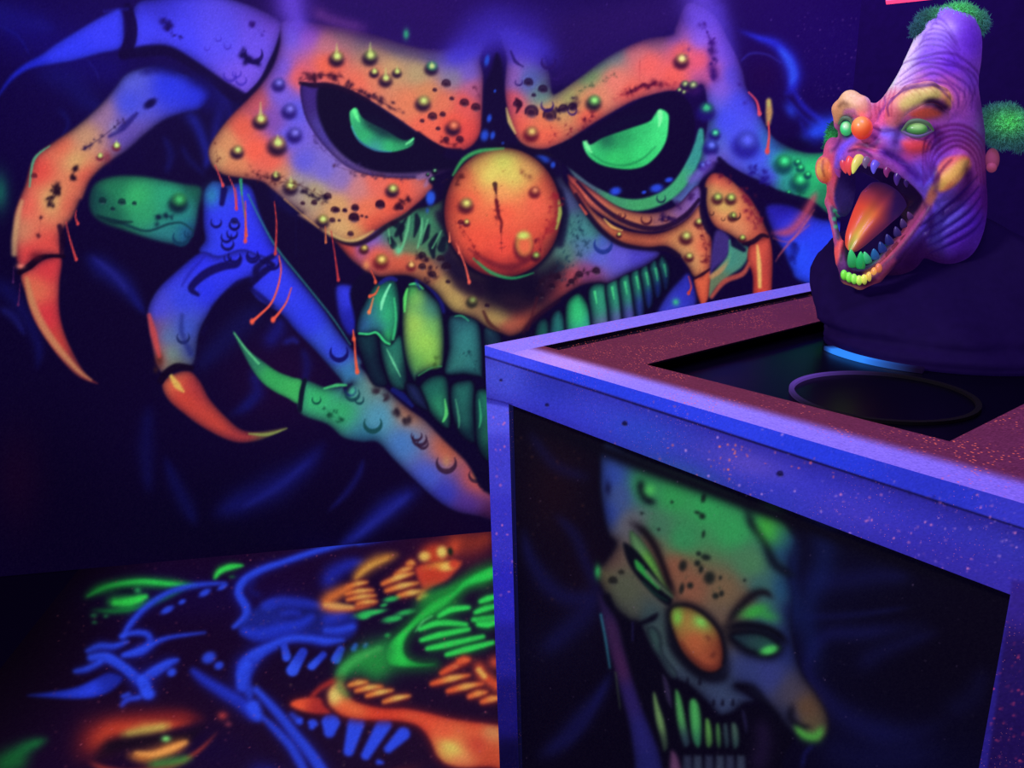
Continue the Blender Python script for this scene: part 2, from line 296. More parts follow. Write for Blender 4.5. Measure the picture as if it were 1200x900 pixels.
    K(F_(800,710,830,770,860,830), [.5,1.4,.5], (110,220,160), 1, .7); K(I_(985,240,990,285,980,310), [.6,2.2,1.2], (90,220,110), 1.2, .8); K(I_(1020,240,1030,300,1030,330), [.6,1.4,.6], (90,200,140), 1.4, .5)
    K(I_(1095,240,1100,300,1095,330), [.5,1.5,.5], (60,200,130), 1.2, .6); K(G_(340,900,400,865,440,860), [1,1,1], (60,170,90), 1, .5)
    c.crack(G_(420,820,410,855), 2, (50,80,30), .7, 10, 2); c.crack(G_(560,800,590,860), 1.4, (10,40,50), .7, 12, 6)
    K(G_(345,520,330,480,370,490,430,560,450,620), [1,2,3,3,2], (20,26,120), 2, .7); K(G_(170,495,210,472,240,480), [2,3,2], (26,30,130), 1.5, .8)
    # right row of teeth
    tooth(G_(625,700,660,690,700,730,700,820,640,820), [(570,385,(30,80,90)),(575,400,(20,40,60))])
    tooth(H_(95,670,130,645,155,690,150,760,90,760), [(635,385,(24,90,80))])
    tooth(H_(150,650,185,610,212,660,215,720,215,800,150,800), [(655,375,(34,120,110)),(650,400,(34,110,120))])
    tooth(H_(207,620,220,570,262,545,300,590,325,650,330,720,260,800,215,720), [(675,355,(40,190,110)),(680,370,(50,205,110)),(692,375,(40,150,140)),(680,400,(40,120,140))])
    for i, (x0, x1, t, b, col) in enumerate([(298,388,505,760,(110,80,160)),(366,438,488,720,(96,90,170)),(416,482,468,690,(84,76,180)),(462,514,448,640,(48,60,170)),(500,548,432,590,(32,50,160)),(536,582,415,550,(20,34,140)),(570,610,400,520,(14,24,110))]):
        tooth(H_(x0,t+30,(x0+x1)/2-5,t,x1-4,t+25,x1+6,(t+b)/2,x1,b,x0+25,b+10,x0+8,(t+b)/2), [H_(x0+25,t+60)[0]+((40,150,110),), H_(x1,b-20)[0]+(col,), H_(x0+20,b)[0]+(col,)])
        K(H_(x0+25,t+35,x0+33,t+80), [1.5,.6], (70,220,130), 1.2, .8-i*.07)
    # ================= muzzle / upper lip
    MZ = G_(-40,290,0,345,50,400,120,450,170,468,230,462,300,465,370,500,420,540,450,580,490,620,540,635,590,655,640,690,700,715,745,728,800,705,850,645,950,570,1050,508,1130,492)+H_(380,505,450,470,520,440,575,400,560,375,450,350,370,320,300,240,240,150,200,100,160,0,-100,-60,-200,120)+G_(420,140,330,165,230,190,130,260,40,310)
    S(MZ, [(408,290,(214,74,52)),(440,300,(222,90,62)),(425,285,(130,80,180)),(435,275,(120,90,200)),(455,270,(56,110,90)),(470,265,(60,130,96)),(490,260,(44,110,80)),(500,280,(70,90,70)),(485,300,(190,100,66)),(470,310,(205,84,56)),
           (500,320,(170,100,64)),(520,340,(176,140,78)),(530,355,(180,150,80)),(545,330,(110,84,66)),(520,300,(74,60,64)),(560,350,(150,110,70)),(585,370,(168,140,76)),(597,385,(160,76,56)),(615,370,(190,84,54)),(600,350,(130,70,56)),(580,335,(12,6,24)),(620,335,(14,6,24)),
           (550,310,(20,8,24)),(650,335,(176,66,58)),(670,325,(160,62,70)),(690,320,(130,60,110)),(640,310,(70,90,80)),(660,300,(70,116,106)),(665,265,(60,120,116)),(665,235,(70,80,130)),(690,290,(72,110,150)),(700,300,(84,90,205)),
           (725,300,(90,80,205)),(750,300,(70,60,190)),(690,270,(60,130,130)),(650,240,(30,30,60)),(600,340,(10,6,24)),(625,200,(10,3,26))], 1.8, ((10,3,20),4,.7), p=2.2)
    K(G_(560,480,660,530,780,550,880,500,950,420), [9,18,24,20,8], (9,4,24), 12, .8); K(G_(470,420,520,480,600,520), [6,10,10], (20,8,28), 7, .7)
    K(G_(430,190,445,300,470,380,520,450), [5,6,7,8], (16,10,34), 5, .8)
    K(G_(960,320,975,200,955,100), [5,7,6], (12,8,40), 4, .8)
    K(G_(625,620,650,670,690,700), [1.6,2.4,1], (60,24,20), 1.8, .8); K(G_(800,710,850,650,960,570), [2,3,1], (50,12,24), 2.5, .6)
    K(G_(820,700,860,560), [1,2], (60,18,24), 2, .6)
    # nose-shadow greenery (dark slits with green tendons)
    S(G_(190,240,260,195,330,185,400,210,450,260,470,330,420,380,330,370,250,350,215,300), [(470,265,(50,110,84)),(500,275,(50,130,90))], 5, alpha=.6)
    for p, r in [((330,195,335,230,320,290),[2,4,1]),((385,240,370,290,350,320),[1.5,4,1.5]),((420,280,400,330,405,380),[1.5,5,2]),((225,230,260,250,240,285),[3,5,2]),((215,300,230,330),[3,4]),((450,300,440,340),[3,5]),((285,210,260,260,265,310),[1,3,1])]:
        K(G_(*p), r, (8,16,30), 1.8, .9)
    for p in [(300,200,290,260,270,330,250,360),(355,210,350,280,335,340),(380,215,350,320),(440,265,400,340),(205,240,215,320)]:
        K(G_(*p), [.8,1.8,1.4,.8], (96,190,130), 1.4, .75)
    for x, y, r in [(355,375,5),(355,425,5),(400,460,5),(435,390,5),(460,425,6),(468,490,3),(640,595,3),(950,470,4),(1010,490,4),(1120,445,5),(1045,460,5),(880,490,4),(925,510,4),(880,550,4)]:
        c.pit(*G_(x,y)[0], r, (24,8,20), .9)
    for p in [(395,430,390,470),(350,375,370,395),(860,520,900,470,960,460),(1000,500,1070,450,1120,440)]: c.crack(G_(*p), 2.2, (30,10,22), .8, 22, 5)
    for x0, y0 in [(1010,250),(1030,320),(990,380),(960,430),(1060,280),(1040,220)]: c.crack(G_(x0,y0,x0+15,y0+40), 1.6, (14,40,60), .6, 16, 6)
    c.wart(*G_(100,340)[0], 5, (170,130,60), (215,190,90), (60,14,20)); c.wart(*G_(175,392)[0], 8, (205,140,60), (240,215,110), (90,18,24))
    c.wart(*G_(307,415)[0], 5, (205,130,70), (235,190,110), (100,24,30), 5); c.wart(*G_(575,570)[0], 6, (120,110,60), (130,150,80), (30,30,20)); c.blob(*G_(250,350)[0], 5, 6, (90,210,150), .8)
    c.bubble(*G_(1150,320)[0], 10, (20,40,120)); c.blob(*G_(1150,310)[0], 7, 8, (60,90,190), .6); c.blob(*G_(110,415)[0], 4, 5, (225,140,80), .8)
    c.drip(G_(130,440,145,470,150,490), 1.5, (220,80,50), 2); c.drip(G_(165,510,150,540,125,552), 2, (226,84,50), 1.5); c.drip(G_(140,560,130,600,122,622), 2, (230,120,70), 2.2)
    c.drip(G_(52,700,55,740), 1.6, (226,84,50), 2.4); c.drip(G_(58,740,62,820,70,885), 2.2, (226,84,50), 2.4)
    # ================= left side of the face
    S(B_(340,20,330,120,300,215,245,300,185,365,110,440,45,525,16,590,35,655,85,692,170,708,250,722,300,760,360,810,430,860)+F_(410,120,480,165,540,210,600,240,660,245,700,230,750,190,820,150,880,115,935,70,985,20)+B_(1000,740,960,690,900,600,1000,590,1090,595,1150,580,1190,550,1215,500)+C_(395,400,398,260,385,190,410,110)+B_(1230,110,1130,130,1000,140,880,120,760,80,640,50,540,35,440,20),
      [(340,40,(110,84,226)),(330,80,(112,80,215)),(362,40,(150,80,196)),(385,50,(190,110,120)),(400,40,(150,110,110)),(350,90,(225,90,90)),(385,75,(236,96,68)),(440,62,(170,130,100)),(430,45,(120,100,110)),(440,90,(215,120,86)),(460,80,(196,150,100)),
       (470,60,(150,130,110)),(490,85,(176,150,104)),(510,60,(120,110,150)),(535,60,(80,74,200)),(555,50,(70,60,210)),(530,90,(130,120,140)),(550,85,(110,86,190)),(500,110,(210,130,80)),(480,120,(222,120,80)),(520,120,(220,110,76)),(545,120,(222,80,70)),(555,105,(180,90,130)),
       (530,145,(232,82,60)),(545,155,(224,70,60)),(500,150,(232,96,70)),(420,100,(232,104,78)),(330,110,(110,84,215)),(345,130,(90,84,225)),(340,160,(96,84,226)),(320,140,(120,70,170)),(300,120,(190,80,90)),(285,150,(226,90,66)),(265,165,(212,140,90)),(255,185,(205,150,96)),(275,195,(216,130,84)),
       (300,175,(240,92,66)),(320,190,(232,92,70)),(355,190,(90,84,215)),(380,200,(110,96,205)),(400,210,(130,104,180)),(345,215,(150,140,140)),(370,225,(170,150,110)),(420,220,(196,120,120)),(440,215,(226,100,80)),(470,215,(232,90,64)),(490,205,(200,100,90)),(395,240,(205,150,92)),
       (430,245,(226,110,74)),(460,240,(232,88,60)),(400,270,(205,160,100)),(415,280,(205,140,80)),(440,262,(222,84,56)),(330,205,(200,130,90))], 2.2, ((30,4,30),4.5,.5), p=2.1)
    # top of the head melts into dark
    for x, y, rx, ry, a in [(430,12,110,24,.95),(500,36,60,20,.9),(530,45,36,16,.5),(470,24,50,22,.8),(390,8,60,18,.8)]: c.blob(x, y, rx, ry, (34,8,88), a)
    c.smoke([(385,2),(420,16),(470,30),(515,42),(545,25)],[15,18,19,19,14],(32,9,88),1)
    c.smoke([(338,-20),(342,8),(350,34)],[20,20,14],(100,66,222),.8); c.smoke([(370,14),(390,24),(430,34)],[9,8,7],(120,60,150),.45)
    c.smoke([(440,50),(480,62),(520,72)],[7,8,8],(60,50,100),.45)
    # eye socket
    S(B_(420,300,470,290,520,292,620,316,720,362,830,432,940,508,1040,568,1110,600,1120,640,1060,680,980,705,900,710,800,705,700,690,620,655,540,585,480,510,435,420),
      [(360,110,(56,34,120)),(375,160,(70,56,150)),(400,190,(90,70,140)),(440,205,(100,70,120)),(490,205,(80,60,110)),(520,190,(20,8,40)),(400,110,(20,4,40))], 1.6, ((24,8,50),2.5,.6))
    S(B_(500,310,560,300,640,325,740,378,850,450,950,520,1050,575,1150,610,1130,660,1040,670,960,680,860,686,760,680,670,650,590,590,530,510,495,410), (7,3,30), 3)
    K(B_(420,290,480,300,540,298,620,320,720,368), [2,3,3,3,2], (20,4,30), 2, .9); c.crack(B_(420,280,500,255,600,262), 3, (50,10,30), .85, 30, 6); c.crack(B_(620,300,700,335,780,375,860,420), 2.4, (30,6,30), .8, 44, 6)
    c.crack(B_(460,400,490,540,560,620,640,650,720,680), 2, (60,40,110), .6, 40, 6)
    c.crack(B_(560,650,660,680,760,700,880,715,960,700), 1.8, (60,30,60), .7, 40, 5)
    S(B_(636,425,650,405,668,402,690,440,740,470,800,500,870,540,905,535,918,530,915,560,880,580,820,592,750,582,690,550,650,500),
      [(417,128,(80,230,130)),(420,145,(46,170,110)),(430,158,(50,200,110)),(455,170,(52,214,110)),(470,170,(48,170,100)),(450,155,(14,60,60)),(470,160,(10,44,50)),(435,145,(16,70,60)),(440,175,(60,150,170))], 1.6)
    K(B_(655,410,668,440,680,460), [2.2,2,.6], (96,250,140), 1.6, .9); K(B_(885,558,900,548,916,535), [1,1.6,1], (110,240,150), 1.2, .9); K(B_(645,480,680,545,750,585,820,592), [.8,1.2,1.2,.6], (60,150,190), 1.2, .6)
    S(B_(690,440,760,440,860,500,890,540,800,530,720,490), (7,12,36), 6, alpha=.5)
    # left brow details
    K(B_(940,510,1000,560,1060,590,1120,592), [2,3,4,4], (12,2,30), 2.4, .9)
    for x, y, r in [(1060,295,6),(1140,380,6),(1190,400,6),(1000,440,6),(1010,322,3),(1085,360,3),(955,458,3),(1045,430,4),(1025,492,3),(1120,540,5),(540,790,5),(480,818,4),(570,850,5),(615,853,3),(660,845,4),(770,830,6),(655,885,6),(1060,540,4)]: c.pit(*B_(x,y)[0], r, (34,6,26), .92)
    for x, y, r in [(580,100,4),(560,145,4),(615,100,3),(660,90,5),(655,135,7),(430,70,3),(770,75,6),(590,145,2),(690,125,2),(710,130,2),(640,205,4),(860,90,4)]: c.pit(*F_(x,y)[0], r, (34,6,26), .92)
    for x, y, r, t, col in [(580,175,8,16,(190,150,90)),(727,170,8,16,(150,160,90)),(745,240,5,3,(190,150,90)),(795,270,7,12,(180,120,90)),(845,240,5,6,(180,150,90)),(997,218,7,4,(60,170,110)),(960,370,8,0,(200,170,96)),(1092,478,8,0,(228,90,66)),
                            (245,450,8,22,(214,150,90)),(143,585,7,0,(205,150,90)),(320,555,10,8,(190,120,100)),(313,695,5,4,(190,170,90)),(378,740,8,10,(200,160,90)),(825,755,7,0,(190,150,80)),(518,890,7,2,(190,160,80))]:
        c.wart(*B_(x,y)[0], r, col, (205,228,120) if col[1] > 100 else (236,130,90), (24,6,34), t)
    for x, y, r in [(325,290,7),(372,405,8),(395,510,8)]: c.wart(*B_(x,y)[0], r, (92,78,215), (120,110,230), (30,14,100))
    c.blob(*B_(885,75)[0], 3.5, 6, (44,180,120), .85)
    c.crack(B_(200,680,260,700,320,720,420,740,520,790), 2, (50,10,20), .7, 46, 8); c.crack(B_(430,770,480,790,540,800), 2.4, (20,6,30), .8, 24, 6); c.crack(B_(50,580,60,630), 1.4, (70,20,20), .6, 10, 5)
    c.crack(F_(840,90,870,60,900,50), 2.6, (40,6,20), .8, 18, 4); c.crack(B_(1040,540,1090,560,1130,540), 2, (70,8,20), .7, 14, 3); c.crack(B_(1190,310,1200,340), 2, (60,10,40), .7, 10, 4)
    K(F_(540,195,600,228,650,235,700,215,740,190), [1,2,2.4,2,.8], (214,185,110), 2.4, .7); K(F_(560,222,620,245,680,245,740,215,800,170,880,125,940,75), [1.4,2,3,3,3,2.4,1.6], (20,4,24), 2, .85)
    K(B_(350,800,420,860,500,925), [1,1,1], (205,150,90), 1.2, .6)
    K(B_(940,705,985,700,970,740), [3,4,2], (150,110,160), 2.5, .7)
    for x, y, r in [(1010,675,3),(1000,712,3.5),(980,690,2)]: c.wart(*B_(x,y)[0], r, (40,80,70), (120,190,140), (8,4,20))
    # drips off the left cheek
    for p, col in [((45,650,65,700,80,740),(222,70,70)),((105,700,130,760,138,840),(214,70,66)),((155,715,165,800,178,890,182,960),(110,110,60)),((183,920,182,960),(226,80,50))]: c.drip(B_(*p), 1.3, col)
    K(B_(158,715,163,780), [2,1], (40,160,110), 1.2, .8)
    c.drip(F_(178,60,180,140,178,235), 1.6, (214,70,60), 2.2); c.drip(F_(135,0,140,50,140,95), 1.2, (190,50,80), 1.4); c.drip(F_(305,60,315,160,310,290), 1.4, (196,56,50), 1.8)
    c.drip(F_(325,300,335,360,320,440,290,510,240,560,208,588), 1.9, (236,84,58), 3); c.drip(F_(380,440,360,500,330,545,300,580), 1.9, (236,84,58), 3)
    c.drip(F_(555,190,568,270,578,340,587,405), 1.4, (190,50,50), 2); c.drip(F_(530,170,532,240), 1.2, (200,100,60), 1.5)
    # ================= right brow, temple, cheek
    S(C_(470,60,500,180,492,320,510,430,545,530,600,572,680,578,770,540,860,482,960,422,1060,368,1150,340)+D_(400,325,480,330,540,300)+D_(560,440,540,560,520,640,440,760,400,800,470,830,560,660,610,640,720,690,830,740,900,790,1000,820,1080,860,1140,880,1180,800,1180,640,1100,600,1000,596,930,575,850,530,800,450,765,370,730,310,715,240,680,160,640,80,610,20,560,-30,470,-60,420,40,400,78,300,92,200,130,100,185,0,262)+C_(730,330,700,330,690,250,640,120,560,50),
      [(592,60,(90,64,210)),(600,45,(70,50,190)),(620,50,(84,60,200)),(640,60,(76,56,190)),(600,90,(140,90,180)),(620,95,(80,100,180)),(635,110,(96,140,130)),(600,120,(220,80,90)),(605,150,(236,92,70)),(640,160,(236,96,66)),(615,165,(236,110,70)),(650,130,(190,150,90)),(670,115,(150,160,90)),
       (640,140,(228,110,70)),(690,90,(110,150,90)),(700,70,(90,130,110)),(720,60,(110,130,130)),(680,120,(214,130,84)),(700,110,(224,130,96)),(720,95,(232,120,100)),(745,60,(206,110,110)),(770,45,(150,90,110)),(760,75,(240,96,84)),(800,60,(236,90,84)),(790,90,(240,92,76)),(740,110,(236,96,76)),(690,135,(232,90,64)),
       (820,70,(232,84,100)),(830,90,(200,84,140)),(790,40,(150,90,180)),(820,45,(140,90,225)),(815,20,(116,80,225)),(845,60,(120,78,220)),(840,100,(120,84,215)),(860,90,(86,70,220)),(830,120,(96,90,220)),(850,140,(64,72,238)),(870,120,(66,70,232)),(870,160,(70,76,236)),(890,185,(66,80,235)),
       (860,200,(80,84,226)),(900,205,(66,72,220)),(825,140,(50,90,150)),(820,160,(60,80,170)),(830,180,(80,90,200)),(815,180,(50,140,120)),(840,190,(100,84,200)),(915,190,(40,160,150)),(930,190,(36,190,115)),(950,200,(36,195,110)),(945,220,(34,170,100)),(925,215,(40,150,140)),(970,230,(30,120,80)),(905,170,(50,110,200)),(980,185,(36,190,110))], 2, ((20,4,40),4.5,.5), p=2.1)
    for x, y, rx, ry, a, rot in [(690,30,95,22,.95,-.1),(735,22,60,22,.9,-.2),(680,60,50,17,.9,-.55),(660,88,26,7,.75,-.6),(650,45,28,20,.7,0),(715,45,40,13,.7,-.35),(765,20,30,22,.7,0)]: c.blob(x, y, rx, ry, (32,12,84), a, rot)
    c.smoke([(520,75),(545,58),(580,36),(620,50),(650,70)],[14,19,24,20,11],(62,48,205),.8); c.smoke([(540,40),(590,22),(640,35)],[20,20,20],(44,24,140),.5)
    c.smoke([(815,-40),(822,0),(832,40)],[26,24,18],(100,70,215),.75); c.smoke([(835,0),(850,40),(862,80)],[14,12,8],(80,56,205),.5)
    c.smoke([(655,100),(680,84),(707,65),(733,49),(760,38),(785,32)], [4,5,5,5,5,5], (30,12,80), .85)
    # dark central cleft
    S(C_(430,240,455,160,480,200,490,330,505,440,545,540,600,590,660,620,720,620,740,700,600,700,400,640,240,620,240,580,330,590,385,520,400,400,405,300), (10,3,40), 3.5)
    for x, y, rx, ry in [(415,190,3,7),(425,445,3,5),(405,520,5,7),(440,520,3,5),(450,325,1.5,2),(655,625,10,5),(705,650,3,4),(170,795,5,8),(485,555,2,2)]: c.blob(*C_(x,y)[0], rx, ry, (30,70,200), .95, .2, 1.8)
    c.blob(*G_(390,120)[0], 5, 8, (34,80,215), .9, 0, 2); c.blob(*G_(378,175)[0], 2, 3, (34,80,215), .6)
    K(C_(500,400,515,460,540,510), [.6,2.4,1], (220,190,110), 1.6, .8)
    # right socket
    SK = C_(690,590,760,550,860,495,960,435,1060,382)+D_(270,360,350,335,430,330,480,380,500,440,503,500,490,570,455,650,410,710,350,755,290,785,220,798,150,785,60,740,0,700)
    K(D_(-60,640,0,712,60,762,150,805,250,826,350,800,430,740,490,645,520,570,530,500), [1,4,5.5,6.5,7,7,7,7,6,3], [(690,215,(70,90,110)),(720,235,(60,150,100)),(750,240,(60,165,96)),(790,215,(60,170,110)),(815,180,(50,150,140))], 2.4, .95)
    S(SK, (7,3,32), 2)
    S(D_(12,545,20,585,45,620,90,648,150,663,225,668,290,650,345,600,378,540,388,470,385,425,350,405,325,430,300,460,200,495,100,530,45,560),
      [(685,170,(90,240,140)),(700,180,(40,190,100)),(720,185,(46,205,100)),(750,180,(50,215,110)),(770,160,(60,225,120)),(775,135,(70,240,130)),(730,160,(34,150,84)),(710,165,(16,80,60)),(755,150,(44,185,100)),(740,195,(40,180,90))], 1.8)
    K(D_(50,600,110,640,190,652,270,625,330,570), [.6,1.2,1.4,1.2,.6], (24,130,70), 1.6, .7); K(D_(350,420,352,450,345,480), [3,2.4,.8], (130,250,160), 1.6, .9); K(D_(25,550,35,575,50,595), [2,2,.6], (130,250,160), 1.6, .8)
    S(D_(45,555,100,520,200,480,300,450,330,420,300,420,200,440,80,500), (7,8,36), 5, alpha=.6)
    for x, y, rx, ry in [(155,765,7,5),(335,752,8,5),(280,770,3,2),(390,715,5,3)]: c.blob(*D_(x,y)[0], rx, ry, (36,70,220), .95, -.2, 1.8)
    c.bubble(*D_(355,795)[0], 5, (20,40,60))
    # brow details
    for x, y, r in [(597,290,6),(660,320,6),(550,385,6),(610,420,9),(690,435,9),(750,405,6),(620,345,3),(790,400,6)]: c.pit(*C_(x,y)[0], r, (24,4,34), .9)
    for x, y, r in [(685,195,8),(715,255,5),(555,285,4),(680,385,7),(790,410,5)]: c.bubble(*C_(x,y)[0], r, (34,14,90), .8)
    K(C_(520,150,540,195,575,218), [1,2,.6], (30,14,90), 1.4, .8); K(C_(545,360,558,385,545,420), [1.6,3,1], (40,6,24), 1.6, .85)
    c.wart(*C_(885,368)[0], 8, (110,170,90), (150,240,120), (24,20,30)); c.wart(*C_(610,505)[0], 8, (214,130,80), (225,190,100), (80,10,24))
    c.crack(C_(700,520,780,490), 1.6, (110,20,30), .6, 30, 9); c.crack(C_(850,455,880,435), 2.2, (90,14,30), .7, 18, 6); c.crack(C_(740,410,800,380), 2.6, (24,6,34), .8, 26, 8); c.crack(C_(830,325,870,300), 1.6, (60,80,50), .7, 14, 4); c.crack(C_(940,280,970,255), 1.4, (60,70,50), .6, 12, 4)
    c.crack(D_(200,340,250,310,300,300,340,285), 2.6, (70,8,30), .9, 30, 4); K(D_(240,325,280,295,305,303,330,285), [1,1.4,1,1], (90,14,40), 1, .8); K(D_(262,190,260,280), [.5,.5], (170,60,60), .8, .5)
    c.crack(D_(150,360,240,325,330,300,420,300), 1.6, (130,24,40), .5, 50, 6)
    c.wart(*D_(445,185)[0], 8, (220,140,90), (235,235,140), (50,8,30), 2)
    for x, y, r in [(460,295,5),(495,300,6),(455,330,3),(435,320,3)]: c.wart(*D_(x,y)[0], r, (110,130,90), (185,205,130), (24,6,50))
    c.blob(*D_(510,325)[0], 9, 5, (50,14,90), .7, -.4); c.crack(D_(545,40,575,110,580,160), 2.4, (50,14,110), .8, 24, 5); c.blob(*D_(578,150)[0], 5, 7, (44,10,90), .8); c.blob(*D_(585,240)[0], 6, 11, (44,10,100), .85, -.3); c.crack(D_(580,200,590,270), 2.4, (44,10,100), .8, 14, 5)
    for p in [(400,60,470,150),(700,280,740,350)]: c.crack(D_(*p), 2, (40,16,120), .4, 10, 6)
    for x, y, r, col, hi in [(553,405,9,(34,110,120),(60,215,130)),(592,510,6,(40,130,150),(80,220,160)),(575,565,8,(60,74,210),(96,110,240)),(540,650,5,(60,66,200),(90,110,220)),(562,640,3.5,(60,66,200),(90,110,220)),(730,545,14,(70,80,235),(84,92,245))]:
        c.wart(*D_(x,y)[0], r, col, hi, (22,12,100) if r < 12 else (30,22,140), 4 if r == 9 else 0)
    c.blob(*D_(555,430)[0], 11, 7, (24,16,100), .6)
    c.crack(D_(745,670,790,700,815,715), 2.4, (26,16,120), .8, 26, 6)
    for x, y, r in [(895,635,10),(955,635,4),(968,660,4.5),(965,715,10),(915,770,3),(1000,690,4)]: c.wart(*D_(x,y)[0], r, (36,185,110), (60,235,140), (8,60,70))
    c.crack(D_(900,760,950,770), 2.4, (8,70,60), .8, 16, 6)
    # dark seam under the arm
    K(D_(610,625,650,670,720,720,800,765,900,800,1000,830,1060,870), [3,5,6,7,8,8,6], (10,3,40), 2.2, .95)
    # smoky blue coil top right
    c.smoke(D_(700,60,780,90,860,120,910,180,935,250,930,310,900,340), [3,4,7,10,10,7,3], (30,40,215), .85); c.smoke(D_(870,130,915,190,935,250,925,300), [3,6,6,3], (44,84,250), .85)
    K(D_(710,190,750,160,820,165,880,200), [.8,1.4,1.2,1], (50,50,190), 2, .6)
    c.smoke(D_(930,310,980,390,1040,440,1080,470), [3,4,4,5], (30,30,180), .7); c.smoke(D_(900,350,980,440,1060,500), [2,3,5], (24,26,160), .5)
    c.blob(*D_(925,410)[0], 6, 10, (34,60,220), .7, -.6); c.smoke(D_(990,530,1070,490,1150,450), [7,13,8], (34,70,240), .9); c.smoke(D_(960,440,1000,520,1040,560), [3,4,4], (22,22,140), .6)
    c.blob(*D_(800,250)[0], 26, 24, (24,2,52), .7); c.blob(*D_(960,560)[0], 24, 8, (6,2,36), .7)
    c.specks(930,20,1010,120,130,(150,90,170),.5,.7); c.specks(400,0,1000,60,60,(110,70,170),.5,.8)
    c.drip(D_(740,330,775,370,788,425), 2, (214,70,90), 2.4); K(D_(828,370,830,420,826,470), [3,4,2], (200,150,80), 2.6, .9); c.drip(D_(826,460,830,520,822,590), 2, (220,70,70), 3); c.blob(*D_(828,380)[0], 2, 5, (170,180,90), .8)
    # ================= folds under the right eye + two clawed fingers
    S(H_(850,360,880,340,930,380,900,440,860,470,800,520,770,560,760,500,800,450,840,400), [(850,310,(60,150,130)),(845,325,(110,120,80))], 3, alpha=.9)
    S(H_(215,85,250,96,330,152,420,208,500,230,580,226,650,196,725,125,745,200,700,245,640,285,560,305,480,300,400,270,320,220,250,160),
      [(675,210,(200,80,60)),(700,235,(226,110,80)),(720,250,(190,110,66)),(750,260,(190,110,70)),(780,262,(150,90,90)),(800,245,(120,80,150)),(815,225,(120,90,190))], 1.8, ((30,6,30),3,.7))
    S(H_(220,110,260,140,320,225,400,280,470,305,560,312,630,290,690,250,735,200,760,260,778,330,782,420,765,470,740,480,710,480,685,440,650,395,600,365,540,370,470,362,420,350,350,300,290,230,240,160),
      [(680,230,(196,80,60)),(700,255,(205,120,80)),(720,275,(190,96,56)),(740,282,(170,80,50)),(765,278,(180,86,56)),(790,265,(190,100,60)),(800,275,(200,140,80)),(815,255,(220,130,90)),(805,300,(196,150,90)),(825,290,(226,100,66)),(815,310,(200,150,90)),(830,310,(214,90,60)),(815,325,(190,110,60))], 1.8, ((40,8,24),3.5,.7))
    K(H_(255,110,330,190,420,255,520,290,600,285,680,240,730,180), [1.6,2.6,3,3,3,3,2], (24,6,34), 1.6, .9); K(H_(250,160,300,240,360,310,430,355,520,372,600,372,650,400), [2,3,3,3,2,3,3], (16,6,30), 2, .85)
    K(H_(360,255,390,285,430,300), [.6,1.6,.6], (230,180,90), 1.3, .8); K(H_(265,200,290,235), [1,1.6], (210,84,60), 1.2, .8)
    for x, y, r in [(525,255,6),(430,240,4),(415,240,3),(600,250,4)]: c.bubble(*H_(x,y)[0], r, (60,16,30))
    c.crack(H_(570,260,600,250,640,250), 2.4, (30,10,60), .8, 20, 5); c.crack(H_(650,200,700,170), 2.2, (50,20,80), .8, 20, 6); c.wart(*H_(418,315)[0], 3, (180,150,80), (214,220,110), (50,10,20))
    K(H_(700,100,760,60,780,20), [5,6,6], (120,84,205), 4, .5)
    c.drip(H_(690,480,700,520,690,545), 1.5, (190,60,50), 2)
    # first claw
    S(H_(712,490,740,478,775,455,772,520,765,570,745,600,728,565,718,530), [(825,335,(214,92,56)),(820,350,(205,80,50))], 1.6, ((50,8,20),2,.5))
    K(H_(715,488,745,470,775,450), [1,1.8,1.2], (40,8,20), 1.2, .9)
    for x, y, r in [(680,322,7),(730,265,5),(692,400,5)]: c.wart(*H_(x,y)[0], r, (190,150,80), (200,215,110), (60,10,20))
    c.crack(H_(740,300,760,360,755,420), 2, (90,16,26), .7, 30, 6)
    # second finger
    S(H_(752,130,775,82,810,78,860,105,910,150,950,205,985,275,1010,345,960,348,910,352,850,315,795,285,765,230), [(835,205,(226,80,60)),(850,210,(222,90,66)),(835,225,(190,150,84)),(850,240,(205,180,90)),(870,225,(214,110,70)),(880,250,(214,96,64)),(865,270,(214,140,90)),(885,280,(200,90,60)),(895,275,(160,56,50)),(845,260,(214,150,90)),(840,265,(226,90,60))], 1.8, ((40,8,24),4,.6), out=((10,3,36),3,.8))
    S(H_(925,365,960,338,1005,330,1018,400,1015,520,1010,620,945,620,940,480,920,420), [(885,300,(214,84,60)),(882,335,(200,64,48)),(900,310,(180,60,50))], 1.6, ((60,10,20),3,.6))
    K(H_(958,360,965,430,968,520), [1,2.6,2], (226,190,100), 1.8, .85); K(H_(905,352,940,345,975,320,1000,325), [2,3,2.6,1.5], (20,4,22), 1.4, .9)
    K(H_(752,140,745,220,775,300,850,340,905,375), [3,4,5,5,3], (10,3,36), 2, .9); K(H_(835,60,900,120,950,170,1000,250,1025,330,1040,430), [4,5,5,4,4,3], (10,3,40), 2.4, .9)
    for x, y, r in [(803,170,6),(855,172,6),(862,242,5),(900,328,4)]: c.wart(*H_(x,y)[0], r, (160,160,80), (190,220,100), (60,14,20))
    for x, y, r in [(780,232,2.5),(875,240,5),(825,255,2)]: c.bubble(*H_(x,y)[0], r, (50,24,20))
    c.crack(H_(900,150,930,210,970,280), 2.4, (110,20,40), .7, 50, 8); c.crack(H_(820,85,850,100), 2, (90,14,40), .7, 12, 4)
    # webbing and blue behind
    S(H_(800,300,850,330,840,400,790,450,775,470,780,380), [(840,300,(60,44,120))], 3, alpha=.9)
    S(H_(990,210,1080,200,1190,250,1320,300,1320,540,1130,500,1090,450,1060,380,1030,330), [(925,260,(50,52,225)),(940,300,(34,70,245)),(920,250,(30,20,150)),(960,290,(34,60,240))], 3, (DK,4,.5))
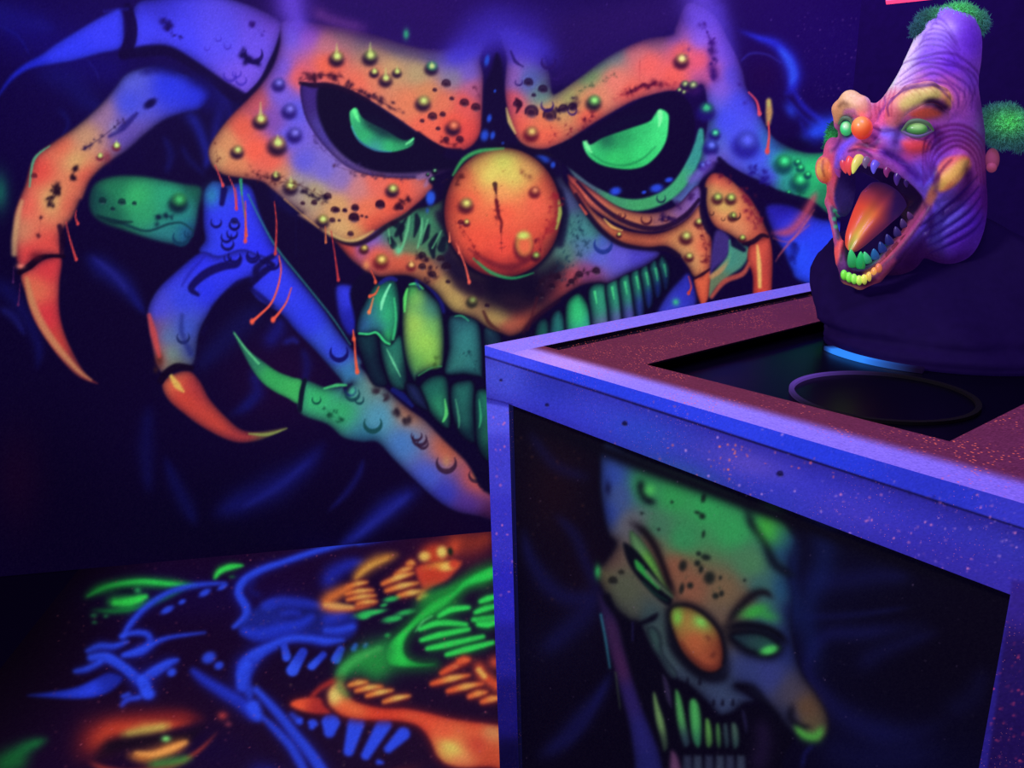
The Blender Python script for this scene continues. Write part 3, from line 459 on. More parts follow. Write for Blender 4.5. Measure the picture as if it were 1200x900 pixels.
    c.smoke(H_(1010,310,1080,305,1130,260,1170,190,1190,150), [3,6,7,5,3], (190,70,90), .75)
    for p in [(1020,330,1090,340,1170,240),(1030,420,1080,350,1160,280),(1040,400,1100,330,1180,220)]: K(H_(*p), [.7,1.1,.7], (205,84,90), 1.6, .4)
    c.crack(H_(1090,410,1110,370), 3, (14,16,110), .7, 22, 6)
    K(H_(780,560,830,500,900,470,925,430), [2,3,3,2], (190,80,60), 2, .8); K(H_(850,340,850,400,820,450,780,480), [1,2,3,3], [(855,290,(60,150,120)),(840,320,(190,130,80))], 2, .8)
    for p in [(700,480,712,520),(1150,560,1160,520)]: c.drip(D_(*p), .5, (150,60,60), .5, 0)
    # ================= nose ball
    N = [(589+68.5*math.cos(t)*1.0, 249+76*math.sin(t)) for t in np.linspace(0, 2*math.pi, 25)[:-1]]
    S(N, [(590,190,(205,215,90)),(560,195,(214,170,80)),(620,195,(222,160,84)),(575,205,(222,214,96)),(600,205,(214,200,90)),(545,205,(214,90,56)),(585,225,(240,150,84)),(550,235,(240,96,60)),(590,250,(242,88,58)),(630,240,(236,92,64)),(645,215,(206,80,50)),(590,290,(240,76,54)),(560,280,(236,80,52)),(640,270,(222,76,50)),(530,240,(200,70,44)),(620,300,(226,66,46)),(600,315,(150,40,36)),(570,312,(170,44,36)),(648,285,(150,60,44))],
      1.6, ((60,14,24),6,.75), out=((8,2,24),5,.9))
    c.stroke([(531,205),(543,187),(562,177),(590,174)], [1,2.4,2.4,.8], (60,180,90), 2, .8); K([(655,235),(656,250),(652,268)], [1,2.6,1], (160,190,80), 1.8, .8)
    K([(555,303),(575,319),(600,326),(625,320)], [1,2,1.6,.6], (36,160,90), 1.6, .8); K([(550,292),(575,308),(600,313),(630,300)], [1,3,4,1], (90,20,30), 3, .6)
    K(G_(675,60,680,100), [3,1], (60,30,20), 1.4, .9); K(G_(680,130,690,190,705,230,700,270), [2,2,1.5,.8], (100,20,20), 1.4, .85); c.crack(G_(680,70,685,150,700,250,705,360), 2, (90,18,24), .7, 30, 4)
    c.crack(G_(500,60,520,30,540,10), 2.2, (90,30,20), .8, 20, 4); c.crack(G_(560,90,500,80), 1.2, (150,60,30), .4, 14, 14); c.crack(G_(800,10,830,30), 2.4, (150,90,50), .7, 14, 4)
    c.crack(G_(940,110,945,200,900,270,880,320), 2.2, (140,24,30), .75, 60, 7); c.crack(G_(520,240,570,310,600,380), 1.8, (120,24,24), .6, 30, 6); c.specks(545,180,620,260,60,(160,90,40),.5,1)
    c.wart(*G_(548,145)[0], 8, (200,150,80), (220,220,110), (70,14,24)); c.wart(*G_(850,88)[0], 6, (205,96,60), (222,130,90), (90,16,26)); c.wart(*G_(550,225)[0], 4, (205,140,70), (230,215,110), (80,14,24)); c.pit(*G_(525,230)[0], 4, (80,14,24))
    c.blob(*G_(800,340)[0], 12, 17, (70,10,26), .9, 0, 3); c.blob(*G_(803,318)[0], 10.5, 15, (190,130,60), .95, 0, 3); c.blob(*G_(806,330)[0], 8, 11, (230,96,60), .9, 0, 2); c.blob(*G_(800,285)[0], 7, 4.5, (200,225,100), .9, 0, 1.5)
    c.wart(*G_(855,372)[0], 5, (150,130,60), (150,190,90), (60,10,24)); c.crack(G_(850,310,870,350), 1.6, (90,16,24), .6, 12, 3)
    c.drip(G_(475,270,476,310), 1.1, (220,110,80), 1.5); c.drip(G_(515,330,518,360), 1.2, (220,100,80), 1.5); c.drip(G_(505,320,530,380,548,430,562,490), 1.4, (230,90,70), 2.2)
    c.drip(G_(600,600,600,600), .1, (0,0,0), .1, 0)
    g = c.a.mean(2, keepdims=True); c.a[:] = np.clip((c.a*.96+g*.04)*1.04, 0, 1)
    c.grain(.016)
    return c
MUR = mural()

# ------------------------------------------------------------------ the painted floor and the box front panel
J_=Z(0,600,3.75); V_=Z(260,610,3.529); L_=Z(0,750,4); M_=Z(300,750,4)
N_=Z(660,500,3.529); O_=Z(660,660,3.75); P_=Z(560,600,3); Q_=Z(900,600,3)
FB=(44,76,240); FG=(38,205,70); FR=(226,72,44); FY=(214,190,80); FO=(226,130,60)
def floor_paint():
    c = Canvas(-260, 560, 1300, 620, (20,4,38))
    S, K, W = c.shape, c.stroke, c.smoke
    for x, y, rx, ry, col, a in [(450,640,220,30,(30,8,44),.8),(540,640,60,40,(60,14,40),.7),(30,760,90,120,(14,2,24),.7),(500,860,140,60,(30,6,36),.7),(200,860,120,60,(34,8,34),.5),(240,880,60,30,(12,4,60),.5),(330,700,60,40,(26,6,52),.8),(100,900,120,50,(22,4,36),.7),(200,700,120,26,(20,8,70),.5)]:
        c.blob(x, y, rx, ry, col, a)
    # green eye far left
    W(J_(370,375,450,335,600,310,750,315,870,322), [4,7,7,6,3], (28,150,60), .9); K(J_(385,370,480,325,620,305,760,318,860,322), [1,2.2,2.6,2,.8], (44,205,80), 2.6, .9)
    W(J_(480,395,560,395,640,375), [6,9,5], (40,200,70), .95); K(J_(500,400,570,395,640,372), [2,4.5,2.5], (50,220,80), 3, .9)
    W(J_(400,430,500,435,620,415,720,375,830,330), [3,4,4,4,2], (24,130,60), .8); c.blob(*J_(603,345)[0], 4, 3, (60,240,120), .9); c.blob(*J_(560,348)[0], 14, 4, (8,8,30), .7)
    for x, y, r in [(412,455,4),(415,485,3),(465,458,3)]: c.blob(*J_(x,y)[0], r, r*.7, (40,140,80), .8)
    W(J_(940,290,970,255,1020,240,1070,235), [3,5,5,2], (34,150,60), .8); K(J_(945,290,965,262,1010,242,1065,235), [1.5,3,3.2,1], (50,215,80), 2.4, .9); c.blob(*J_(1020,285)[0],4,2,(34,120,60),.7)
    # blue horned beast, hooked claws on the left
    def bl(p, r, s=2.4, al=.92, col=FB): W(p, [q*1.2+1.5 for q in r], (26,32,150), al*.7); K(p, [q*.72 for q in r], col, s*1.5, min(1, al*1.05)); W([(x+.8, y+.25*max(r)) for x, y in p], [q*.45+.4 for q in r], (22,28,130), .22)
    bl(J_(540,550,575,490,640,420,740,355,860,322,990,312), [4,4,3.4,3,3,1.5])
    bl(J_(530,545,600,530,650,540,655,575,610,610,540,630), [2,3.6,4,4,5,2.5]); bl(J_(545,630,620,610,690,570,760,548,900,530), [3,6,3,1.5,.6])
    bl(J_(385,610,440,590,500,590,560,570), [3,5,4,2]); bl(J_(400,640,470,640,540,680,600,730,640,760), [6,8,7,8,9])
    bl(J_(620,740,680,700,740,665,780,650), [6,8,6,2]); bl(J_(625,740,640,780,650,800), [8,9,6]); c.blob(*J_(755,705)[0], 6, 5, FB, .9, -.5, 2)
    bl(J_(330,700,380,690,440,660), [2.5,4,4]); S(J_(120,806,220,790,330,770,410,735,480,705,540,730,500,780,430,812,340,822,230,818), [(60,815,(36,58,220)),(100,805,(40,64,230)),(130,795,(28,40,160))], 3, ((14,10,80),3,.4))
    bl(J_(535,850,560,825,610,815), [2,3,3]); bl(J_(540,810,565,800), [2.5,2.5]); c.blob(*J_(650,800)[0], 9, 7, FB, .9, 0, 2)
    for x, y, rx, ry in [(735,430,9,4),(800,395,5,3),(900,355,8,4),(978,330,7,3),(918,640,9,7),(962,675,6,5),(1190,410,9,6)]: c.blob(*J_(x,y)[0], rx, ry, FB, .85, -.5, 2)
    # long blue limb at the wall
    bl(V_(570,90,480,105,380,130,260,170,160,205,90,250,70,300,100,360,95,400,50,440), [2,3,4,4,5,6,6,6,6,3])
    bl([(476,622),(440,632),(420,637)], [4,3,2], 3, .7)
    W(V_(430,270,460,220,520,185,590,165), [9,11,9,4], (30,40,170), .8); W(V_(130,240,120,290,160,310), [6,5,5], (24,26,120), .5)
    S(V_(70,440,100,400,160,350,240,325,340,330,420,350,540,380,560,440,520,490,420,500,330,490,250,490,160,500,100,480), [(310,740,(26,40,150)),(350,715,(18,24,96)),(400,735,(26,38,150)),(330,745,(34,56,200))], 5, alpha=.75)
    S(V_(80,690,60,640,80,590,130,545,200,515,280,490,250,520,180,560,140,610,120,660,130,720,110,740), [(284,790,(40,70,225)),(310,765,(36,60,200)),(330,752,(30,48,180))], 4, alpha=.85)
    # blue face: brow, eye, cheek, upper jaw
    bl(V_(175,350,240,335,320,340,400,350), [5,7,7,4], 4, .7, (36,52,190)); bl(V_(250,385,290,380,320,385), [2.5,4,2.5], 3, .7, (36,52,190))
    bl(V_(90,460,160,470,250,450,320,430,370,400), [5,9,8,7,4], 4, .8, (34,56,210)); bl(V_(440,410,490,390), [8,8], 4, .7, (34,50,190)); bl(V_(430,455,480,455,540,440), [4,5,4], 3, .8)
    bl(V_(90,640,85,600,130,560,200,520,280,490,360,490,430,500,500,495), [5,8,9,6,5,5,6,2], 3, .9); bl(V_(80,690,85,640,100,600), [7,9,8], 3)
    for x0, y0, x1, y1, r in [(258,520,268,565,3.6),(335,545,292,618,5),(420,555,372,600,3.6),(492,532,472,572,4),(553,516,545,530,2.4),(597,513,592,520,2)]:
        q = V_(x0,y0,x1,y1); K(q, [r*1.1, r*1.5], [(q[0][0],q[0][1],(34,52,190)),(q[1][0],q[1][1],(50,86,245))], 2, .95, smooth=False)
        K([(x-r*1.9, y) for x, y in q], [.6, 1], (10,8,50), 1.4, .8, smooth=False)
    # long blue jaw going down to the near edge
    bl(J_(850,700,900,740,980,790,1060,840,1110,890), [4,6,8,9,9], 4, .8, (34,54,205)); bl([(300,808),(325,835),(345,860),(365,885),(385,915)], [5,6,7,8,9], 3, .85)
    bl(V_(130,770,150,810), [11,8], 3.5); bl(M_(40,370,100,430,170,510,230,620), [3,5,6,6], 3, .8); bl(M_(170,350,200,380), [4,5], 3, .7)
    for p, r in [((265,395,262,405),6),((350,390,345,430),11),((470,390,435,520),10),((600,395,515,540),9),((690,440,620,510),8),((575,572,590,575),3),((205,380,208,385),4)]:
        a, b = M_(*p); K([a, b], [r, r*.62], FB, 3, .93, smooth=False); W([a, b], [r*1.2, r], (30,44,190), .4)
    W([(300,905),(340,930),(400,960)], [14,18,20], (28,44,190), .7)
    # orange/yellow grinning mouth near wall
    S(V_(800,200,840,180,900,200,990,170,940,240,880,270,840,290,815,250), [(500,675,FR)], 4, alpha=.8)
    W(V_(940,90,1000,95,1060,90,1110,60), [12,18,14,10], (140,48,34), .8); c.blob(*V_(960,110)[0], 8, 10, (200,70,44), .8, .5)
    for x, y, rx, ry, col in [(880,140,22,14,(190,60,36)),(838,148,9,6,(230,190,90)),(910,130,8,7,(225,205,100)),(945,128,4,5,(10,30,20)),(905,190,22,6,(226,150,60)),(870,225,16,10,(190,56,36)),(935,190,12,5,(230,190,90)),(960,180,8,6,(200,60,40))]: c.blob(*V_(x,y)[0], rx*.8, ry, col, .95, -.15, 1.6)
    W(V_(540,250,590,200,650,165,730,140), [4,8,8,4], (190,120,50), .9); K(V_(555,240,610,190,680,160), [1,3,1], (214,160,70), 3, .7)
    def fang(p, r, a=(226,110,50), b=(226,205,100)):
        A, B = p; P = catmull([A, ((A[0]+B[0])/2, (A[1]+B[1])/2-1), B], 5, False)
        W(P, [r*1.1, r*1.5, r*1.1], (170,50,34), .6); K(P, [r*.6, r*.85, r*.3], [(A[0],A[1],a),(B[0],B[1],a),((A[0]*.35+B[0]*.65),(A[1]*.35+B[1]*.65)-1,b)], 2.8, .92, smooth=False); W([((A[0]*.5+B[0]*.5),(A[1]*.5+B[1]*.5)-.6),((A[0]*.2+B[0]*.8),(A[1]*.2+B[1]*.8)-.6)], [r*.35,r*.3], (240,222,120), .8)
        K([(A[0],A[1]+r), (B[0],B[1]+r)], [.6,.9,.6], (90,16,26), 1.3, .6, smooth=False)
    for p in [(770,180,795,178),(720,225,785,195),(665,262,790,218),(680,290,810,258),(730,312,835,292),(815,322,850,310)]: fang(V_(*p), 4.2)
    for p in [(525,275,600,255),(515,303,625,288),(520,328,635,310),(560,345,640,335)]: fang(V_(*p), 3.6)
    W(V_(420,350,450,320,500,290,540,265), [7,9,7,3], (214,110,50), .9); W(V_(420,355,470,365,540,365,640,345), [6,6,4,2], (200,90,50), .8); K(V_(430,350,480,355,540,358), [3,4,2], (226,170,90), 3, .8)
    # green: big snarling mouth
    for x, y, rx, ry in [(600,385,24,6),(590,398,12,5),(640,378,20,4),(700,408,18,6),(725,405,10,4),(700,325,16,5),(670,350,8,3),(760,380,20,5),(685,475,6,4)]: c.blob(*V_(x,y)[0], rx*.6, ry*.7, (44,190,90), .9, -.2, 1.6)
    W(V_(1120,215,1070,235,1010,260,940,300,880,340,850,370), [8,9,7,8,14,12], (38,200,70), .95); W(V_(840,360,900,350,960,320), [14,12,8], (34,150,60), .7)
    S(V_(1125,190,1060,215,1000,250,960,290,880,330,830,370,770,430,700,500,680,550,690,590,740,605,820,605,880,595,820,590,770,570,750,530,765,480,800,440,860,395,920,360,970,310,1020,270,1125,240), [(560,680,(40,215,80)),(510,710,(40,190,70)),(465,760,(46,225,80)),(500,780,(30,150,60)),(580,672,(40,205,76))], 2.6, ((16,90,40),3,.4), out=((20,90,40),9,.6))
    W(V_(600,600,640,560,690,520), [18,18,12], (30,120,60), .8); W(V_(490,650,520,610,580,580,640,590,640,640), [7,12,16,20,12], (34,140,60), .85); K(V_(500,720,485,670,500,620,560,570,650,530), [3,5,5,5,3], (60,170,80), 5, .8)
    for p in [(820,450,900,425,1010,430),(825,495,900,475,1020,450),(850,530,930,515,1080,480),(930,555,1010,535,1120,505),(900,395,950,370,1020,360),(1040,410,1080,410,1130,400),(1050,380,1090,365,1130,355),(1070,335,1100,325,1130,315),(1060,430,1100,432,1135,420)]:
        q = V_(*p); W(q, [6,8,7], (24,110,50), .6); K(q, [2.6,4.2,2.6], (46,215,84), 2.2, .95); K([(x, y+4.2) for x, y in q], [.8,1.2,.8], (10,50,30), 1.6, .6)
    K(V_(800,460,830,420,870,395), [.6,1.2,.6], (90,225,120), 1.4, .8)
    # red lip sweeping to the near edge, pale orange bulbs
    S(M_(340,250,360,210,395,190,420,230,440,270,500,300,600,320,700,322,800,340,900,365,1000,382,1135,400,1250,430,1250,620,1100,595,980,600,900,585,850,545,825,490,790,430,740,395,650,378,520,375,420,360,365,330,340,300),
      [(392,815,(226,190,100)),(400,830,(232,90,50)),(450,838,(222,66,42)),(500,845,(226,78,50)),(560,850,(226,84,50)),(525,880,(214,180,84)),(540,890,(226,130,80)),(575,855,(205,150,90)),(575,885,(190,70,44)),(560,872,(190,56,44)),(520,860,(226,84,56))], 3, ((130,24,30),4,.5), out=((90,20,34),6,.6))
    c.blob(*M_(915,505)[0], 14, 7, (214,190,90), .85, .5); c.blob(*M_(365,260)[0], 7, 9, (226,205,110), .8)
    S(M_(165,295,190,280,250,270,300,275,320,310,345,340,280,345,210,330,170,312), [(345,825,(232,84,50)),(375,832,(160,40,40))], 3.4, out=((70,14,30),6,.5)); W(M_(250,275,310,220,380,185), [3,4,4], (190,50,40), .7)
    for p in [(440,212,520,198),(470,238,590,218),(520,262,640,236),(600,290,720,262)]: fang(M_(*p), 4)
    W(M_(400,170,395,220,440,270), [6,6,5], (60,120,60), .6)
    # red mouth at the box
    for p in [(870,155,990,100),(825,205,1000,165),(900,240,1060,205),(1000,265,1080,245),(1060,290,1150,270),(950,100,1000,92)]: fang(M_(*p), 4.6, (226,84,44), (226,180,84) if p[1] > 200 else (205,90,60))
    W(M_(1040,110,1060,160,1110,200,1150,230), [8,8,8,8], (220,80,44), .9); K(M_(1045,140,1070,170), [3,3], (226,190,90), 3, .8); c.blob(*M_(1120,105)[0], 8, 8, (220,80,50), .8)
    # big orange eye near edge
    W(L_(380,540,450,450,560,400,700,370,850,360,950,370), [16,20,16,12,10,6], (120,30,34), .9); W(L_(430,500,520,430,640,410,760,400,900,385), [10,12,9,7,4], (190,60,40), .9)
    W(L_(570,450,680,425,800,400), [5,8,5], (200,170,80), .95); W(L_(450,560,520,500,620,480,740,470,860,460,960,400), [6,10,9,9,8,3], (20,8,26), .95)
    W(L_(600,540,700,545,800,510,880,475), [5,9,9,5], (190,110,50), .95); K(L_(640,530,720,535,800,510,870,480), [1.5,3,4,2], (240,160,80), 4, .95); c.blob(*L_(778,463)[0], 5, 3.5, (130,230,120), .95)
    W(L_(420,570,480,600,620,620,800,590,930,520,1020,430), [4,4,4,4,3,2], (150,50,44), .8); W(L_(700,590,800,575,900,550), [6,7,4], (60,140,60), .8)
    c.blob(*L_(1043,355)[0], 6, 5, (180,60,60), .8); c.blob(*L_(1070,395)[0], 4, 3, (130,50,70), .8)
    W(L_(0,590,60,550,130,500,220,465), [10,12,9,4], (24,120,60), .85); W(L_(-160,640,0,600,120,560), [20,18,8], (24,110,50), .6)
    c.specks(60,650,582,900,420,(190,90,110),.75,.8); c.specks(300,640,582,900,150,(210,170,110),.6,.7)
    for k in range(30):   # faint spatter runs on beyond the frame
        c.blob(c.rng.rand()*1200-200, 900+c.rng.rand()*260, 26, 6, (30,44,150) if k % 2 else (120,40,36), .5, -.3)
    c.soften(1.0); c.a[:] = c.a*.97; c.specks(60,650,582,900,300,(190,90,110),.6,.8); c.grain(.016); return c
FLR = floor_paint()

def panel_paint():
    c = Canvas(540, 430, 760, 720, (6,1,26))
    S, K, W = c.shape, c.stroke, c.smoke
    c.blob(650,570,40,70,(26,6,24),.9); c.blob(690,680,40,50,(20,4,26),.7); c.blob(1010,650,90,60,(5,3,40),.7); c.blob(950,740,90,90,(6,5,50),.6); c.blob(1060,900,140,60,(5,4,52),.7); c.blob(640,760,80,40,(8,4,34),.7)
    # blue smoke
    for p, r, a in [(P_(160,60,180,150,240,250,310,300,400,300), [5,8,12,12,8], .75),(P_(270,10,340,80,380,180,420,260), [5,8,8,9], .6),(P_(420,260,380,350,300,430,230,490), [12,16,14,10], .7),(P_(470,560,430,640,360,730,290,810,220,860), [4,8,12,11,8], .85),
        (P_(300,830,380,740,450,600), [6,5,2], .4),([(600+20,505),(650,545),(690,560)], [6,8,7], .5),
        (Q_(110,240,250,240,400,225,500,230), [14,14,12,8], .6),(Q_(100,370,250,365,360,355,500,335), [6,5,4,3], .55),(Q_(560,400,450,410,330,425,220,430,160,480,140,560,190,640,260,710,380,770,500,780,620,740), [8,9,10,10,10,9,12,16,18,14,8], .75),
        (Q_(330,540,380,500,480,460,600,420), [12,12,10,6], .5),(Q_(120,900,130,850,160,820), [3,3,3], .9),(Q_(640,700,720,650,760,560), [14,16,10], .35),(Q_(200,820,350,870,600,840), [20,20,16], .4)]:
        W(p, r, (16,16,96), a*.75)
    W([(930,560),(960,600),(965,660),(945,720),(960,790)], [16,18,16,14,12], (12,26,104), .55)
    # head: green skull, blue temple
    HD = N_(165,70,260,105,340,140,480,190,600,235,720,285,790,320,880,345,930,420,960,470,940,540,935,620,950,700,945,820)+O_(1020,380,1050,480,1110,570,1160,660,1165,740,1120,785,1050,760,980,720,920,650,860,600,800,545,760,540,840,600,790,620,740,660,690,670,640,620,600,580,560,545,510,520,460,500,420,430,370,350,330,265,290,250,230,200,170,110,140,40,150,10)+N_(160,570,200,520,215,480,185,440,160,330,150,200)
    S(HD, [(715,560,(38,70,190)),(710,600,(36,64,180)),(725,580,(56,80,160)),(755,570,(38,160,84)),(790,580,(40,176,84)),(830,590,(40,186,90)),(860,620,(42,180,90)),(800,630,(44,160,90)),(770,620,(60,130,96)),(740,615,(100,96,110)),(760,640,(130,90,70)),(790,665,(150,84,60)),(810,690,(150,84,60)),
           (850,690,(130,96,66)),(880,660,(70,140,90)),(890,690,(50,110,110)),(920,690,(26,80,130)),(920,640,(24,70,130)),(930,600,(22,50,110)),(905,610,(40,170,80)),(870,700,(120,90,66)),(845,730,(110,84,70)),(700,680,(100,90,60)),(730,690,(84,90,70)),(740,720,(80,84,72)),(760,725,(50,74,84)),
           (715,650,(110,76,66)),(780,770,(60,84,96)),(770,750,(56,80,84)),(800,800,(56,74,104)),(850,810,(50,66,110)),(840,830,(54,70,120)),(880,790,(44,56,130)),(900,790,(46,54,140)),(930,810,(66,60,90)),(945,830,(96,70,50)),(950,850,(90,80,56)),(925,840,(40,44,90)),(920,760,(28,40,120)),(930,720,(18,30,100)),(900,720,(40,90,110))],
      3.4, ((5,2,26),5,.7), p=1.9)
    W(N_(940,440,950,520,945,620,960,720,960,850), [9,10,8,8,8], (14,34,110), .5)
    W(N_(760,330,780,400,830,470,870,560,920,600,960,620), [7,6,6,7,6,4], (8,14,36), .9); c.blob(*N_(860,415)[0], 16, 22, (60,205,56), .9, -.4, 1.3); c.blob(*N_(905,450)[0], 10, 18, (34,110,110), .5, -.4)
    W(N_(320,225,325,265,345,300,380,315), [5,6,6,4], (6,10,30), .9); c.blob(*N_(358,262)[0], 7, 7, (70,215,90), .95)
    c.blob(*N_(185,255)[0], 4, 9, (10,10,60), .8)
    for x, y, rx, ry in [(495,575,5,7),(590,540,6,4),(605,625,7,8),(525,657,4,4),(490,670,3,7),(655,690,3,4),(630,700,4,4),(575,370,4,4),(580,445,2,5),(580,295,3,6),(555,355,4,2),(450,312,2,2),(395,425,2,2),(325,358,2,2),(560,525,3,3),(555,565,4,4),(650,625,2,3),(570,590,3,5),(750,635,2,2)]: c.blob(*N_(x,y)[0], rx, ry, (12,22,26), .85, .2, 2)
    c.specks(740,560,900,700,90,(20,60,40),.6,1)
    # brows and eyes
    S(N_(275,430,310,450,350,500,385,560,420,630,455,700,430,690,390,650,350,610,310,560,280,500), [(745,640,(90,150,90)),(760,660,(96,190,60)),(775,685,(110,150,70))], 2.6, ((8,10,24),3,.5)); W(N_(275,395,330,430,375,490,410,570,440,650,470,710), [5,6,6,5,5,4], (14,5,20), .9)
    S(N_(250,480,300,510,350,570,400,640,450,700,440,740,400,720,340,660,290,600,260,540), (6,8,26), 2.6); K(N_(300,555,315,580,350,620,395,670), [1.5,4,3,1], (40,190,70), 2, .9); K(N_(330,640,380,690,430,720), [1,2,1], (10,60,50), 2, .6)
    K(N_(345,600,390,650,450,705), [2,2.4,1], (96,130,90), 2, .8)
    c.pit(*N_(205,640)[0], 6, (16,16,20)); c.pit(*N_(240,605)[0], 4, (26,26,24)); c.blob(*N_(142,600)[0], 3.5, 8, (30,190,90), .9)
    S(N_(160,720,190,690,220,760,290,810,330,800,390,770,380,800,330,820,300,830,220,780), (6,4,26), 3)
    W(N_(670,830,720,760,780,700,830,685,870,710), [5,7,7,5,3], (16,10,26), .9); c.blob(*N_(790,765)[0], 17, 8, (50,190,60), .95, -.35, 1.3); c.blob(*N_(840,780)[0], 14, 7, (44,170,70), .8, .3)
    W(N_(660,840,740,820,830,830,890,860,930,900), [6,6,5,5,4], (6,5,24), .95); S(O_(740,320,800,305,870,310,930,340,945,375,910,400,850,395,790,370), [(870,752,(26,50,70)),(900,760,(30,90,80)),(880,755,(34,76,80))], 2.6, ((4,4,24),3,.8), out=((5,4,24),8,.9))
    c.blob(*O_(905,382)[0], 11, 5.5, (70,235,90), .95, -.25, 1.6)
    # nose
    S(O_(470,240,480,200,520,190,570,200,630,240,680,300,700,370,700,430,680,470,640,480,590,460,530,400,490,320), [(792,715,(110,190,60)),(800,722,(196,100,44)),(822,727,(150,200,70)),(815,750,(205,84,44)),(830,775,(200,80,44)),(840,765,(150,60,36)),(835,785,(140,50,34))], 2.4, ((50,10,20),4,.6), out=((5,2,22),7,.95))
    c.blob(*O_(503,240)[0], 6, 9, (120,215,60), .9, .1); c.blob(*O_(605,258)[0], 7, 4.5, (130,230,80), .95, .6); K(O_(520,350,570,420,640,460,690,450), [2,3,3,2], (120,40,30), 3, .6); c.crack(O_(640,330,660,400), 2, (110,40,30), .5, 18, 4)
    W(O_(460,260,480,360,540,440,620,500,700,500,730,430), [4,6,7,7,7,5], (6,3,24), .8)
    # mouth
    S(O_(200,230,260,260,330,270,350,290,400,400,470,500,540,530,600,590,650,670,720,665,800,640,850,620,900,660,980,730,1010,780,960,860,930,1000,420,1000,380,800,330,640,280,450), (6,2,26), 3)
    S(O_(150,130,190,180,240,260,270,380,310,520,350,640,390,740,430,860,440,1000,330,1000,310,850,290,720,260,600,220,450,180,300), [(715,740,(60,26,80)),(725,780,(70,26,84)),(735,820,(40,24,110)),(750,860,(30,26,120)),(755,900,(24,24,110)),(705,710,(40,24,80))], 3.4, ((8,3,40),4,.5))
    K(O_(165,225,185,330,205,460), [1.4,1.4,1], (30,120,150), 1.2, .85); K(O_(230,480,240,560,250,640), [1,.9,.6], (60,80,60), 1, .7); K(O_(305,260,305,340), [.8,.8], (40,34,130), 1, .6)
    S(O_(370,290,400,280,430,320,440,400,500,480,480,500,430,420,390,370), [(765,750,(50,84,84)),(780,780,(56,84,96))], 2.6, ((6,4,26),3,.6))
    # upper lip teeth
    for q, hi, bc in [((390,580,405,565,425,620,450,700,465,800,440,830,420,760,400,680),(130,190,100),(50,70,60)),((430,490,455,500,475,560,480,640,450,600),(60,40,90),(50,40,90)),((488,560,505,555,525,600,545,700,560,790,530,810,505,740,490,650),(80,205,90),(40,60,90)),
        ((550,610,575,590,600,620,612,700,610,790,590,815,565,780,552,700),(70,205,90),(40,130,90)),((620,690,640,680,655,720,660,790,640,815,622,790),(110,220,80),(60,120,60)),((668,710,685,700,695,740,697,800,680,815,668,780),(90,190,80),(40,90,60)),
        ((700,710,720,700,730,740,732,800,712,815,702,770),(60,90,100),(36,60,80)),((735,705,760,700,775,740,775,800,750,820,738,780),(80,120,100),(36,70,80)),((780,650,800,650,815,720,800,750),(40,30,90),(30,24,80))]:
        P = O_(*q); m = (sum(x for x, y in P)/len(P), sum(y for x, y in P)/len(P)); top = P[1]
        S(P, [(top[0], top[1]+6, hi),(m[0], m[1], hi),(P[-3][0], P[-3][1], bc),(P[len(P)//2][0], P[len(P)//2][1], bc)], 1.6, ((5,4,24),2.4,.8), p=1.2)
    for i, x in enumerate([525,570,620,668,712,760]): S(O_(x,850,x+22,842,x+42,852,x+44,960,x+20,1000,x,960), [(660+x/3.75,890,(50,60,90) if i%2 else (44,50,84))], 1.8, ((6,3,26),2,.7))
    S(O_(470,830,510,860,530,1000,470,1000), [(790,890,(110,60,110))], 3, ((20,6,40),3,.6)); W(O_(870,700,880,800,850,900), [9,12,12], (30,14,60), .7)
    for x in (500,545,600,660,700,745): K(O_(x,620 if x > 600 else 530,x+2,600 if x > 600 else 505), [2,1], (6,2,26), 1.5, .8)
    W(O_(750,545,830,550,900,630,990,740), [4,6,5,4], (6,3,26), .8)
    # cheek bulb
    W(O_(1010,620,1000,680,1040,715,1090,720), [4,6,5,3], (10,8,30), .85); W(O_(1015,715,1060,755,1110,760,1140,720), [3,6,7,4], (70,190,60), .9); c.blob(*O_(1080,640)[0], 14, 22, (110,70,50), .5, -.4)
    c.specks(600,480,1180,900,260,(120,90,120),.6,.7); c.specks(605,500,690,720,90,(170,80,50),.6,.8)
    W([(600,487),(690,521),(760,548),(850,581),(950,618),(1100,672),(1190,705)], [9,9,10,9,9,10,10], (5,2,24), .95); c.soften(1.1); g = c.a.mean(2, keepdims=True); c.a[:] = (c.a*.82+g*.18)*.86; c.specks(600,480,1180,900,200,(130,100,140),.6,.7); c.grain(.014); return c  # black airbrushed border along the top doubles as the rail's painted shade
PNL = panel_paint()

# ------------------------------------------------------------------ camera
FPX = 882.; PITCH = math.atan(256.4/882); ROLL = math.radians(-1.47); CAMH = 1.6
cF = np.array([0, math.cos(PITCH), -math.sin(PITCH)]); _u = np.array([0, math.sin(PITCH), math.cos(PITCH)]); _r = np.array([1., 0, 0])
cR = math.cos(ROLL)*_r+math.sin(ROLL)*_u; cU = -math.sin(ROLL)*_r+math.cos(ROLL)*_u
CP = np.array([0, 0, CAMH])
def ray(x, y): return cF*FPX+cR*(x-600)+cU*(450-y)
def atz(x, y, z): d = ray(x, y); return CP+d*((z-CAMH)/d[2])
def proj(P):
    d = np.asarray(P, float)-CP; z = d@cF; z = np.maximum(z, .05)
    return 600+FPX*(d@cR)/z, 450-FPX*(d@cU)/z
scn = bpy.context.scene; COL = scn.collection
cam = bpy.data.cameras.new('camera'); camo = bpy.data.objects.new('camera', cam); COL.objects.link(camo)
cam.sensor_width = 36; cam.sensor_fit = 'HORIZONTAL'; cam.lens = FPX/1200*36; cam.clip_start = .05
M = Matrix.Identity(4)
for i, v in enumerate((cR, cU, -cF)):
    for j in range(3): M[j][i] = v[j]
